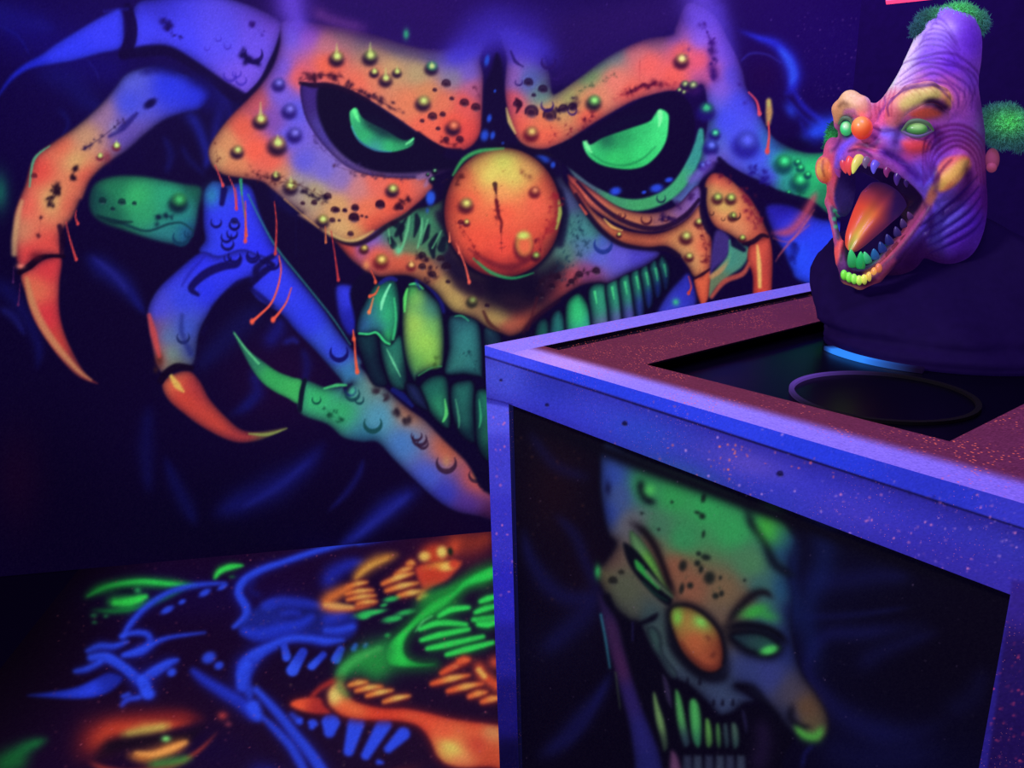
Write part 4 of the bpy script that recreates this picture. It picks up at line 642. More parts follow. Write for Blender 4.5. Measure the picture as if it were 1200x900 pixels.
M[2][3] = CAMH; camo.matrix_world = M; scn.camera = camo
scn.view_settings.view_transform = 'Standard'; scn.view_settings.look = 'None'

# ------------------------------------------------------------------ helpers
def lin(c):
    c = np.asarray(c, float)
    return np.where(c <= .04045, c/12.92, ((c+.055)/1.055)**2.4)
def L3(r, g, b): return tuple(lin([r/255., g/255., b/255.]))+(1,)
def mesh_obj(name, V, F, mat, parent=None, cols=None, smooth=False):
    me = bpy.data.meshes.new(name); V = np.asarray(V, float)
    if isinstance(F, np.ndarray):
        n = len(F); k = F.shape[1]
        me.vertices.add(len(V)); me.vertices.foreach_set('co', V.ravel())
        me.loops.add(n*k); me.loops.foreach_set('vertex_index', F.ravel().astype(np.int32))
        me.polygons.add(n); me.polygons.foreach_set('loop_start', np.arange(0, n*k, k, dtype=np.int32)); me.update(calc_edges=True)
    else: me.from_pydata(V.tolist(), [], F)
    if cols is not None:
        at = me.color_attributes.new('paint', 'FLOAT_COLOR', 'POINT')
        c4 = np.ones((len(V), 4), np.float32); c4[:, :3] = lin(np.clip(cols, 0, 1)); at.data.foreach_set('color', c4.ravel())
    if smooth: me.polygons.foreach_set('use_smooth', np.ones(len(me.polygons), bool))
    me.validate(); me.update()
    o = bpy.data.objects.new(name, me); COL.objects.link(o)
    if mat: me.materials.append(mat)
    if parent:
        o.parent = parent; o.matrix_parent_inverse = Matrix.Translation(parent.location).inverted()
    return o
def tag(o, label=None, cat=None, group=None, kind=None):
    for k, v in (('label', label), ('category', cat), ('group', group), ('kind', kind)):
        if v: o[k] = v
    return o
def thing(name, loc, label, cat, group=None):
    o = bpy.data.objects.new(name, None); o.empty_display_size = .05; o.location = loc; COL.objects.link(o); return tag(o, label, cat, group)
def grid(P0, U, V, nu, nv, hole=None):
    u = np.linspace(0, 1, nu+1); v = np.linspace(0, 1, nv+1)
    A, B = np.meshgrid(u, v)
    P = np.asarray(P0)+A[..., None]*np.asarray(U)+B[..., None]*np.asarray(V)
    idx = np.arange((nu+1)*(nv+1)).reshape(nv+1, nu+1)
    F = np.stack([idx[:-1, :-1], idx[:-1, 1:], idx[1:, 1:], idx[1:, :-1]], -1).reshape(-1, 4)
    return P.reshape(-1, 3), F
def paint_at(c, P):
    x, y = proj(P); return c.sample(x, y)
def paint_mat(name, emit=.8, diff=.35, rough=.75, spec=.2, amb=None, specks=None):
    m = bpy.data.materials.new(name); m.use_nodes = True; nt = m.node_tree; N = nt.nodes; Lk = nt.links
    b = N['Principled BSDF']; a = N.new('ShaderNodeAttribute'); a.attribute_name = 'paint'; out = a.outputs['Color']
    if specks:      # fluorescent spatter, procedural in object space
        tc = N.new('ShaderNodeTexCoord'); vo = N.new('ShaderNodeTexVoronoi'); vo.inputs['Scale'].default_value = specks[0]
        no = N.new('ShaderNodeTexNoise'); no.inputs['Scale'].default_value = specks[1]; no.inputs['Detail'].default_value = 3
        r1 = N.new('ShaderNodeMapRange'); r1.inputs[1].default_value = specks[2]; r1.inputs[2].default_value = specks[2]*.45; r1.inputs[3].default_value = 0; r1.inputs[4].default_value = 1
        sp = N.new('ShaderNodeSeparateColor'); r2 = N.new('ShaderNodeMath'); r2.operation = 'GREATER_THAN'; r2.inputs[1].default_value = specks[3]
        r3 = N.new('ShaderNodeMapRange'); r3.inputs[1].default_value = .42; r3.inputs[2].default_value = .62
        m1 = N.new('ShaderNodeMath'); m1.operation = 'MULTIPLY'; m2 = N.new('ShaderNodeMath'); m2.operation = 'MULTIPLY'
        mx = N.new('ShaderNodeMix'); mx.data_type = 'RGBA'; mx.inputs[7].default_value = specks[4]
        for t in (vo, no): Lk.new(tc.outputs['Object'], t.inputs['Vector'])
        Lk.new(vo.outputs['Distance'], r1.inputs[0]); Lk.new(vo.outputs['Color'], sp.inputs[0]); Lk.new(sp.outputs[0], r2.inputs[0]); Lk.new(no.outputs['Fac'], r3.inputs[0])
        Lk.new(r1.outputs[0], m1.inputs[0]); Lk.new(r2.outputs[0], m1.inputs[1]); Lk.new(m1.outputs[0], m2.inputs[0]); Lk.new(r3.outputs[0], m2.inputs[1])
        Lk.new(m2.outputs[0], mx.inputs[0]); Lk.new(out, mx.inputs[6]); out = mx.outputs[2]
    Lk.new(out, b.inputs['Emission Color']); b.inputs['Emission Strength'].default_value = emit
    d = N.new('ShaderNodeMix'); d.data_type = 'RGBA'; d.blend_type = 'MULTIPLY'; d.inputs[0].default_value = 1; d.inputs[7].default_value = (diff, diff, diff, 1)
    Lk.new(out, d.inputs[6]); dd = d.outputs[2]
    if amb:
        ad = N.new('ShaderNodeMix'); ad.data_type = 'RGBA'; ad.blend_type = 'ADD'; ad.inputs[0].default_value = 1; ad.inputs[7].default_value = amb; Lk.new(dd, ad.inputs[6]); dd = ad.outputs[2]
    Lk.new(dd, b.inputs['Base Color'])
    b.inputs['Roughness'].default_value = rough; b.inputs['Specular IOR Level'].default_value = spec
    m.cycles.emission_sampling = 'NONE'
    return m
def plain(name, col, rough=.6, spec=.3, emit=0, ecol=None, bump=0, bscale=60, metal=0):
    m = bpy.data.materials.new(name); m.use_nodes = True; nt = m.node_tree; N = nt.nodes; b = N['Principled BSDF']
    no = N.new('ShaderNodeTexNoise'); no.inputs['Scale'].default_value = bscale; tc = N.new('ShaderNodeTexCoord'); nt.links.new(tc.outputs['Object'], no.inputs['Vector'])
    rp = N.new('ShaderNodeMix'); rp.data_type = 'RGBA'; rp.inputs[6].default_value = tuple(v*.7 for v in col[:3])+(1,); rp.inputs[7].default_value = tuple(min(1, v*1.3) for v in col[:3])+(1,)
    nt.links.new(no.outputs['Fac'], rp.inputs[0]); nt.links.new(rp.outputs[2], b.inputs['Base Color'])
    b.inputs['Roughness'].default_value = rough; b.inputs['Specular IOR Level'].default_value = spec; b.inputs['Metallic'].default_value = metal
    if emit: b.inputs['Emission Color'].default_value = ecol or col; b.inputs['Emission Strength'].default_value = emit
    m.cycles.emission_sampling = 'NONE'
    if bump:
        bp = N.new('ShaderNodeBump'); bp.inputs['Strength'].default_value = bump; bp.inputs['Distance'].default_value = .01
        nt.links.new(no.outputs['Fac'], bp.inputs['Height']); nt.links.new(bp.outputs[0], b.inputs['Normal'])
    return m
M_mural = paint_mat('mural_paint', .97, .12, amb=(.007, .001, .026, 1))
M_floor = paint_mat('floor_paint', .95, .15, .6, .2)
M_panel = paint_mat('panel_paint', .97, .12, .6, .25)
M_frame = paint_mat('frame_paint', .72, .5, .6, .25, specks=(330, 9, .16, .55, L3(235,130,140)))
M_top = paint_mat('spattered_top_paint', .7, .45, .7, .2, specks=(170, 9, .34, .5, L3(235,105,90)))
M_edgeb = paint_mat('board_edge_paint', .4, .4, .8, .1)
M_black = plain('black_acrylic', (.0015, .001, .005, 1), .3, .12)
M_dark = plain('dark_wall', (.012, .004, .05, 1), .9, .1, .6, L3(13,3,52), .3, 30)
M_ceil = plain('dark_ceiling', (.02, .005, .05, 1), .95, .05)
M_carpet = plain('dark_carpet', (.004, .002, .012, 1), 1, 0, .5, L3(6,2,22), .6, 300)

# ------------------------------------------------------------------ setting
W0 = atz(575, 623, 0); WA = math.radians(8.05); wu = np.array([math.cos(WA), math.sin(WA), 0]); wn = np.array([-math.sin(WA), math.cos(WA), 0]); ez = np.array([0, 0, 1.])
def on_wall(x, y):
    d = ray(x, y); return CP+d*(((W0-CP)@wn)/(d@wn))
uR = (on_wall(1004, 60)-W0)@wu; uL = -3.3; HT = 2.75
P, F = grid(W0+wu*uL, wu*(uR-uL), ez*HT, 1180, 640)
wall = tag(mesh_obj('wall_back', P, F[:, ::1], M_mural, cols=paint_at(MUR, P)), 'dark wall airbrushed with a huge fluorescent clown face and clawed blue hands', kind='structure')
cor = W0+wu*uR
P, F = grid(cor, np.array([1.75, -1.55, 0]), ez*HT, 40, 40)
tag(mesh_obj('wall_right', P, F, M_dark), kind='structure')
lc = W0+wu*uL
P, F = grid(lc-wn*4.2, wn*4.2, ez*HT, 40, 40)
tag(mesh_obj('wall_left', P, F, M_dark), kind='structure')
# painted floor: its left edge stands square to the wall
def slab(name, lo, hi, mat, parent=None, kind=None, **k):
    V = [(x, y, z) for z in (lo[2], hi[2]) for y in (lo[1], hi[1]) for x in (lo[0], hi[0])]
    return mesh_obj(name, V, [(0,2,3,1),(4,5,7,6),(0,1,5,4),(2,6,7,3),(0,4,6,2),(1,3,7,5)], mat, parent)
tag(slab('floor', (-5,-2,-.112), (4.5,4.2,-.012), M_carpet), kind='structure')
tag(slab('ceiling', (-5,-2,HT), (4.5,4.2,HT+.1), M_ceil), kind='structure')
FL0 = W0-wu*1.76
P, F = grid(FL0-wn*2.3, wu*3.45, wn*2.3, 900, 640)
fc = paint_at(FLR, P)
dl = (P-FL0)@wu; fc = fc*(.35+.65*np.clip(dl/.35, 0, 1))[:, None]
nb = len(P); e = [FL0-wn*2.3, FL0-wn*2.3+wu*3.45, FL0+wu*3.45, FL0]
P2 = np.vstack([P, [q-ez*.012 for q in e], e]); C2 = np.vstack([fc, np.tile([[.05,.01,.09]], (8, 1))])
F = np.vstack([F, [[nb, nb+1, nb+5, nb+4], [nb+1, nb+2, nb+6, nb+5], [nb+2, nb+3, nb+7, nb+6], [nb+3, nb, nb+4, nb+7], [nb+3, nb+2, nb+1, nb]]])
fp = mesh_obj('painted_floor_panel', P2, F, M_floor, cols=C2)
tag(fp, 'thin floor panel airbrushed with blue, green and orange snarling clown mouths and eyes', 'floor panel')

# ------------------------------------------------------------------ the box
ZT = 1.22; C0 = atz(568, 405, ZT); AA = math.radians(-53.2); ba = np.array([math.cos(AA), math.sin(AA), 0]); bb = np.array([-ba[1], ba[0], 0]); C0 = C0*np.array([1, 1, 0])
LA, LB = 1.14, 1.25; RW = .092; HB1 = 1.13; SH = ZT-.010
_h = [atz(x, y, SH)-C0-ez*SH for x, y in ((757,427), (1113,517))]; HA0, HB0 = float(_h[0]@ba), float(_h[0]@bb); HA1 = float(_h[1]@ba)
def bp_(a, b, z): return C0+ba*a+bb*b+ez*z
BX = Canvas(520, 280, 900, 900, (40,30,130))
def paint_box():
    c = BX; K, W = c.stroke, c.smoke  # rail, slab and post tones: blue paint with some lighting mixed in
    W([(560,440),(640,470),(760,510),(900,560),(1040,610),(1260,690)], [34,30,34,36,40,46], (52,54,200), .95)
    for x, y, rx, ry, col, a in [(590,440,40,30,(84,96,238),.8),(650,455,50,22,(30,44,150),.5),(700,480,60,26,(62,66,205),.5),(760,510,60,26,(40,74,190),.6),(820,530,50,24,(60,60,170),.5),(800,555,60,16,(44,90,150),.6),(880,545,50,18,(104,80,190),.6),(920,590,60,22,(50,60,190),.6),(1000,600,70,24,(74,60,190),.6),(1100,650,80,30,(56,44,170),.7),(1190,690,60,40,(64,50,180),.6),(1180,640,70,18,(60,60,190),.5),(680,438,40,10,(84,80,225),.6)]: c.blob(x, y, rx, ry, col, a, .3)
    # slab edge above the groove
    c.shape([(560,400),(700,440),(960,515),(1300,614),(1300,655),(960,542),(700,457),(560,414)], [(580,412,(66,76,240)),(700,450,(40,62,225)),(850,500,(44,64,232)),(960,530,(40,60,225)),(1100,570,(44,54,205)),(1200,605,(56,56,200))], 1.2, smooth=False)
    K([(566,417),(700,459),(960,543),(1300,652)], [.8,1,1.2,1.2], (16,8,60), 1, .9, smooth=False); K([(568,466),(600,474)], [.6,.8], (30,20,110), 1, .7)
    # left post
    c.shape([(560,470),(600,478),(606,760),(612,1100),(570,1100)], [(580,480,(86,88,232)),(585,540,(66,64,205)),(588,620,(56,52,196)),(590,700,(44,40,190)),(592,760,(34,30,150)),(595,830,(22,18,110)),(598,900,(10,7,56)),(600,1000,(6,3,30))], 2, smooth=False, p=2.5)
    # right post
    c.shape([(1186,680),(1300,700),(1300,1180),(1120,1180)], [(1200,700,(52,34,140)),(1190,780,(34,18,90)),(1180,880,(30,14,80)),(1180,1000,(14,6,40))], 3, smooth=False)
    c.blob(586,440,14,16,(60,66,190),.5); c.pit(641,475,2.5,(14,8,50)); c.pit(587,446,2,(14,8,50)); c.pit(732,497,3.6,(10,6,40)); c.pit(914,556,4.4,(14,8,50)); c.pit(1188,571,2,(60,30,90))
    c.crack([(1010,560),(1060,578),(1120,595)], 1.6, (20,10,60), .4, 30, 5)
    for x0, y0, x1, y1, n, col in [(700,470,980,560,60,(236,110,110)),(830,520,880,590,40,(240,120,100)),(980,570,1200,680,90,(226,130,190)),(576,480,606,700,50,(200,110,190)),(1160,720,1200,900,60,(214,70,110)),(760,480,1200,660,160,(190,140,220))]: c.specks(x0, y0, x1, y1, n, col, .9, 1.3)
    c.grain(.02)
paint_box()
rs = np.random.RandomState(3)
def top_cols(P):
    d = P-C0; a = d@ba; b = d@bb
    lav = np.array([146,126,250])/255.; lav2 = np.array([122,108,242])/255.; pk = np.array([204,158,246])/255.; br = np.array([104,40,66])/255.; br2 = np.array([92,34,84])/255.
    s = lambda x: np.clip(x, 0, 1)[:, None]**1.0
    base = br+(br2-br)*s((a-.6)/.5)*.8; base = base+(np.array([84,30,82])/255.-base)*s((b-.3)/.7)*.5
    t = s((.087-b)/.045); t = t*t*(3-2*t)
    n = rs.randn(len(P), 1)*.025
    fr = lav+(pk-lav)*np.exp(-((a-.22)/.14)**2)[:, None]*.7+(np.array([126,100,240])/255.-lav)*s((a-.6)/.5)  # pinkish highlight near the corner painted into the lavender
    col = base*(1-t)+fr*t
    t2 = s((RW+.004-a)/.006); lf = lav+(lav2-lav)*s((b-.1)/.8); col = col*(1-t2)+lf*t2
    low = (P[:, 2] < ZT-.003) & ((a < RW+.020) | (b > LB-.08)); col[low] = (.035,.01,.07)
    return np.clip(col*(1+n*2)+n*.4*(~low)[:, None], 0, 1)
box = thing('display_box', tuple(bp_(LA/2, LB/2, 0)), 'waist-high wooden display box with lavender frame, recessed clown panel and black opening', 'display box')
def dense(name, a0, b0, z0, U, V, du, dv, nu, nv, N, th, mat, colf, parent=box, lab=None):
    # dense painted face plus a plain body behind it
    P0 = bp_(a0, b0, z0); U = np.asarray(U)*du; V = np.asarray(V)*dv; N = np.asarray(N)
    P, F = grid(P0, U, V, nu, nv); n = len(P)
    c4 = [P0, P0+U, P0+U+V, P0+V]; ex = np.array(c4+[q-N*th for q in c4])
    F2 = np.array([[n, n+4, n+5, n+1], [n+1, n+5, n+6, n+2], [n+2, n+6, n+7, n+3], [n+3, n+7, n+4, n], [n+7, n+6, n+5, n+4]])
    P = np.vstack([P, ex]); cols = colf(P); 
    cols[n:] = cols[n:]*.5
    o = mesh_obj(name, P, np.vstack([F, F2]), mat, parent, cols)
    if lab: o['label'] = lab
    return o
bxc = lambda P: paint_at(BX, P)
TS = ZT-.025; RT = 1.105
# front frame, facing -bb
dense('top_rail', 0, 0, RT, ba, ez, LA, TS-RT, 620, 60, -bb, .03, M_frame, bxc)
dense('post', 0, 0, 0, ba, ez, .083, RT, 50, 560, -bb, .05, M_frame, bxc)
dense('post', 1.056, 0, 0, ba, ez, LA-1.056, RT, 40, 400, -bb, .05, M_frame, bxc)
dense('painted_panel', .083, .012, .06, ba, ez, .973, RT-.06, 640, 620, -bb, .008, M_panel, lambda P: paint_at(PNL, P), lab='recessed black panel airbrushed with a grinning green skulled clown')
dense('bottom_rail', .083, 0, 0, ba, ez, .973, .06, 60, 6, -bb, .03, M_frame, lambda P: np.tile([[.03,.02,.12]], (len(P), 1)))
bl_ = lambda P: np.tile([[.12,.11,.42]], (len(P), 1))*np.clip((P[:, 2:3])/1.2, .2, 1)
dk_ = lambda P: np.tile([[.02,.008,.08]], (len(P), 1))
# the three other sides: dark boards between blue posts
dense('side_board', .012, LB-.05, 0, -bb, ez, LB-.1, TS, 20, 20, -ba, .012, M_frame, dk_)
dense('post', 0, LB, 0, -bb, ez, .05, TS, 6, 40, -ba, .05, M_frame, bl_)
dense('side_board', LA-.012, .05, 0, bb, ez, LB-.1, TS, 20, 20, ba, .012, M_frame, dk_)
dense('side_board', LA-.05, LB-.012, 0, -ba, ez, LA-.1, TS, 20, 20, bb, .012, M_frame, dk_)
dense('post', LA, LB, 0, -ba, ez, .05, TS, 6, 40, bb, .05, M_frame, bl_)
# top frame: four boards, each with its own outer edge face
def ring_board(name, a0, a1, b0, b1, z1, th, nu, nv, mat, edge=None):
    P, F = grid(bp_(a0, b0, z1), ba*(a1-a0), bb*(b1-b0), nu, nv); n = len(P); cols = top_cols(P)
    Ps = [P]; Fs = [F]; Cs = [cols]; off = n; MI = [np.zeros(len(F), np.int32)]
    for (p, q) in (((a0, b0), (a1, b0)), ((a1, b0), (a1, b1)), ((a1, b1), (a0, b1)), ((a0, b1), (a0, b0))):
        L = math.hypot(q[0]-p[0], q[1]-p[1]); k = max(4, int(L*520)) if p[1] == b0 == q[1] and b0 == 0 else 30
        G, H = grid(bp_(p[0], p[1], z1-th), bp_(q[0], q[1], z1-th)-bp_(p[0], p[1], z1-th), ez*th, k, 12)
        inner = not (p[1] == q[1] == 0 or p[0] == q[0] == 0)
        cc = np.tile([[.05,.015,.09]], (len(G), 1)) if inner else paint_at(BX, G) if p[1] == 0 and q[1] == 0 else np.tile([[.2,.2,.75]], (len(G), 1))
        Ps.append(G); Fs.append(H+off); Cs.append(cc); off += len(G); MI.append(np.full(len(H), 2 if inner else 1, np.int32))
    G, H = grid(bp_(a0, b1, z1-th), ba*(a1-a0), -bb*(b1-b0), 1, 1); Ps.append(G); Fs.append(H+off); Cs.append(np.tile([[.05,.015,.09]], (4, 1))); MI.append(np.full(1, 2, np.int32))
    o = mesh_obj(name, np.vstack(Ps), np.vstack(Fs), mat, box, np.vstack(Cs)); o.data.materials.append(M_frame); o.data.materials.append(M_edgeb)
    o.data.polygons.foreach_set('material_index', np.concatenate(MI)); return o
ring_board('frame_board', 0, LA, 0, RW, ZT, .025, 640, 70, M_top)
ring_board('frame_board', 0, RW, RW, LB, ZT, .025, 70, 300, M_top)
ring_board('frame_board', LA-.06, LA, RW, LB, ZT, .025, 40, 200, M_top)
ring_board('frame_board', RW, LA-.06, LB-.06, LB, ZT, .025, 100, 30, M_top)
for a0, a1, b0, b1, nu, nv in ((RW, HA0, RW, LB-.06, 170, 400), (HA0, HA1, RW, HB0, 300, 40), (HA1, LA-.06, RW, LB-.06, 120, 300), (HA0, HA1, HB1, LB-.06, 100, 50)):
    ring_board('inner_shelf', a0, a1, b0, b1, SH, .004, nu, nv, M_top)
# black recess: floor and walls in one open tray
ZR = SH-.026; TB0 = .035; zt_ = SH-.0045
V = [bp_(a, b, z) for z in (ZR, zt_) for a, b in ((HA0-.03, TB0), (HA1+.03, TB0), (HA1+.03, HB1+.01), (HA0-.03, HB1+.01))]
o = mesh_obj('black_tray', V, [(0,1,2,3),(0,4,5,1),(1,5,6,2),(2,6,7,3),(3,7,4,0)], M_black, box); o['label'] = 'glossy black tray sunk in the box top'

# ------------------------------------------------------------------ the clown bust
# Head sculpted as a signed distance field in a local frame (x right, z up, y away), turned to a mesh
# with surface nets, then displaced by an airbrushed wrinkle map and painted.
def surface_nets(D, org, h):
    nx, ny, nz = D.shape; s = D < 0
    E = np.zeros((nx-1, ny-1, nz-1, 3)); Cn = np.zeros((nx-1, ny-1, nz-1))
    def sl(o, ax, n): return tuple(slice(o[i], o[i]+n[i]) for i in range(3))
    for ax in range(3):
        a = [slice(None)]*3; b = [slice(None)]*3; a[ax] = slice(0, -1); b[ax] = slice(1, None)
        d0, d1 = D[tuple(a)], D[tuple(b)]; cr = (d0 < 0) != (d1 < 0)
        t = np.where(cr, d0/np.where(cr, d0-d1, 1), 0)
        o1, o2 = [k for k in range(3) if k != ax]
        for p in (0, 1):
            for q in (0, 1):
                ss = [slice(None)]*3; ss[o1] = slice(p, p+D.shape[o1]-1); ss[o2] = slice(q, q+D.shape[o2]-1)
                c = cr[tuple(ss)]; tt = t[tuple(ss)]
                Cn += c; E[..., ax] += tt*c; E[..., o1] += p*c; E[..., o2] += q*c
    m = Cn > 0; idx = -np.ones(m.shape, int); idx[m] = np.arange(m.sum())
    I = np.argwhere(m); V = (I+E[m]/Cn[m][:, None])*h+org; Fs = []
    for ax in range(3):
        o1, o2 = (ax+1) % 3, (ax+2) % 3
        a = [slice(1, -1)]*3; a[ax] = slice(0, -1); b = list(a); b[ax] = slice(1, None)
        s0, s1 = s[tuple(a)], s[tuple(b)]
        P = np.argwhere(s0 != s1); sg = s0[s0 != s1]
        P[:, o1] += 1; P[:, o2] += 1
        e1 = np.zeros(3, int); e1[o1] = 1; e2 = np.zeros(3, int); e2[o2] = 1
        q = np.stack([idx[tuple((P-e1-e2).T)], idx[tuple((P-e2).T)], idx[tuple(P.T)], idx[tuple((P-e1).T)]], 1)
        q[~sg] = q[~sg][:, ::-1]; Fs.append(q)
    return V, np.vstack(Fs)
def smin(a, b, k):
    h = np.clip(.5+.5*(b-a)/k, 0, 1); return b*(1-h)+a*h-k*h*(1-h)
OX, OY = 1070., 190.
step = 1.7
gx = np.arange(925, 1185, step)-OX; gy = np.arange(-112, 112, step); gz = OY-np.arange(360, 18, -step)
GX, GY, GZ = [g.astype(np.float32) for g in np.meshgrid(gx, gy, gz, indexing='ij')]
def ell(px, py, y, rx, rz, ry):
    X = (GX-(px-OX))/rx; Zz = (GZ-(OY-py))/rz; Yy = (GY-y)/ry
    k0 = np.sqrt(X*X+Yy*Yy+Zz*Zz); k1 = np.sqrt((X/rx)**2+(Yy/ry)**2+(Zz/rz)**2)
    return k0*(k0-1)/np.maximum(k1, 1e-6)
def cap(p, q, r1, r2):
    a = np.array([p[0]-OX, p[2], OY-p[1]]); b = np.array([q[0]-OX, q[2], OY-q[1]]); e = b-a; L = e@e+1e-9
    x, y, z = GX-a[0], GY-a[1], GZ-a[2]; t = np.clip((x*e[0]+y*e[1]+z*e[2])/L, 0, 1)
    return np.sqrt((x-t*e[0])**2+(y-t*e[1])**2+(z-t*e[2])**2)-(r1+(r2-r1)*t)
def tube(pts, rs_, k=3):
    d = None
    for i in range(len(pts)-1):
        c = cap(pts[i], pts[i+1], rs_[i], rs_[i+1]); d = c if d is None else smin(d, c, k)
    return d
D = ell(1086, 168, 15, 64, 72, 74)
for s_, k in [(cap((1107, 60, 12), (1088, 140, 8), 38, 56), 22), (cap((1112, 46, 14), (1110, 70, 14), 31, 34), 10), (ell(1102, 222, 26, 53, 72, 74), 20), (ell(1050, 172, -18, 55, 52, 52), 18), (ell(1004, 148, -14, 24, 36, 34), 10),
              (ell(1016, 186, -34, 40, 30, 34), 12), (ell(1086, 205, -28, 50, 42, 42), 14), (ell(1108, 255, 0, 44, 60, 48), 18), (ell(984, 215, -8, 17, 42, 34), 8), (ell(974, 184, -12, 13, 24, 26), 6),
              (ell(1042, 290, -30, 42, 36, 30), 14), (ell(1006, 308, -44, 24, 20, 26), 10)]: D = smin(D, s_, k)
# brows, cheek bulbs, bags
D = smin(D, tube([(1046,146,-60),(1052,131,-70),(1068,120,-75),(1086,115,-72),(1101,120,-64),(1107,131,-58)], [9,12,13,11,9,5]), 5)
D = smin(D, tube([(984,146,-34),(987,130,-42),(999,122,-52),(1012,127,-58),(1018,138,-60)], [7,11,13,11,7]), 4)
D = smin(D, ell(1070,170,-66,18,10,10), 5)
D = smin(D, ell(1042,170,-62,20,12,14), 7)
D = smin(D, tube([(1100,226,-58),(1108,208,-64),(1122,186,-56)], [6,14,10]), 3)
D = smin(D, ell(963,199,-24,11.5,17,15), 2.5)
# mouth: poly extruded away from the viewer's side
MP = catmull([(980,212),(986,198),(1000,192),(1020,195),(1042,199),(1062,210),(1080,228),(1080,243),(1064,266),(1042,290),(1022,310),(1006,317),(993,311),(988,292),(981,266),(975,236)], 4)
u2, w2 = np.meshgrid(gx+OX, OY-gz, indexing='ij'); sd2 = BX.sdf(u2, w2, MP).astype(np.float32)[:, None, :]
yc = np.interp(gx+OX, [960, 985, 1010, 1050, 1085], [-20, -14, 4, 12, -14]).astype(np.float32)[:, None, None]
cav = np.maximum(sd2, GY-yc+np.maximum(0, sd2+16)*1.1); D = -smin(-D, cav, 5)
# lips
D = smin(D, tube([(967,240,-14),(971,220,-20),(977,202,-34),(989,187,-58),(1010,179,-72),(1034,185,-76),(1058,200,-72),(1078,216,-66),(1090,232,-58),(1091,245,-56)], [5,5,6,6,6,6,6,5,5,6]), 4)
D = smin(D, tube([(1091,242,-56),(1072,270,-66),(1050,298,-76),(1028,320,-82),(1008,330,-80),(992,326,-70),(985,310,-54),(979,284,-38),(972,258,-24),(967,238,-14)], [7,7,7,8,8,8,7,5,4.5,5]), 4)
D = smin(D, ell(984,300,-46,8,18,10), 4)
# eye sockets
D = -smin(-D, ell(1073,154,-80,18,9.5,15), 4)
D = -smin(-D, ell(993,150,-58,9,12,15), 3)
HV, HF = surface_nets(D, np.array([gx[0], gy[0], gz[0]]), step); del D, GX, GY, GZ
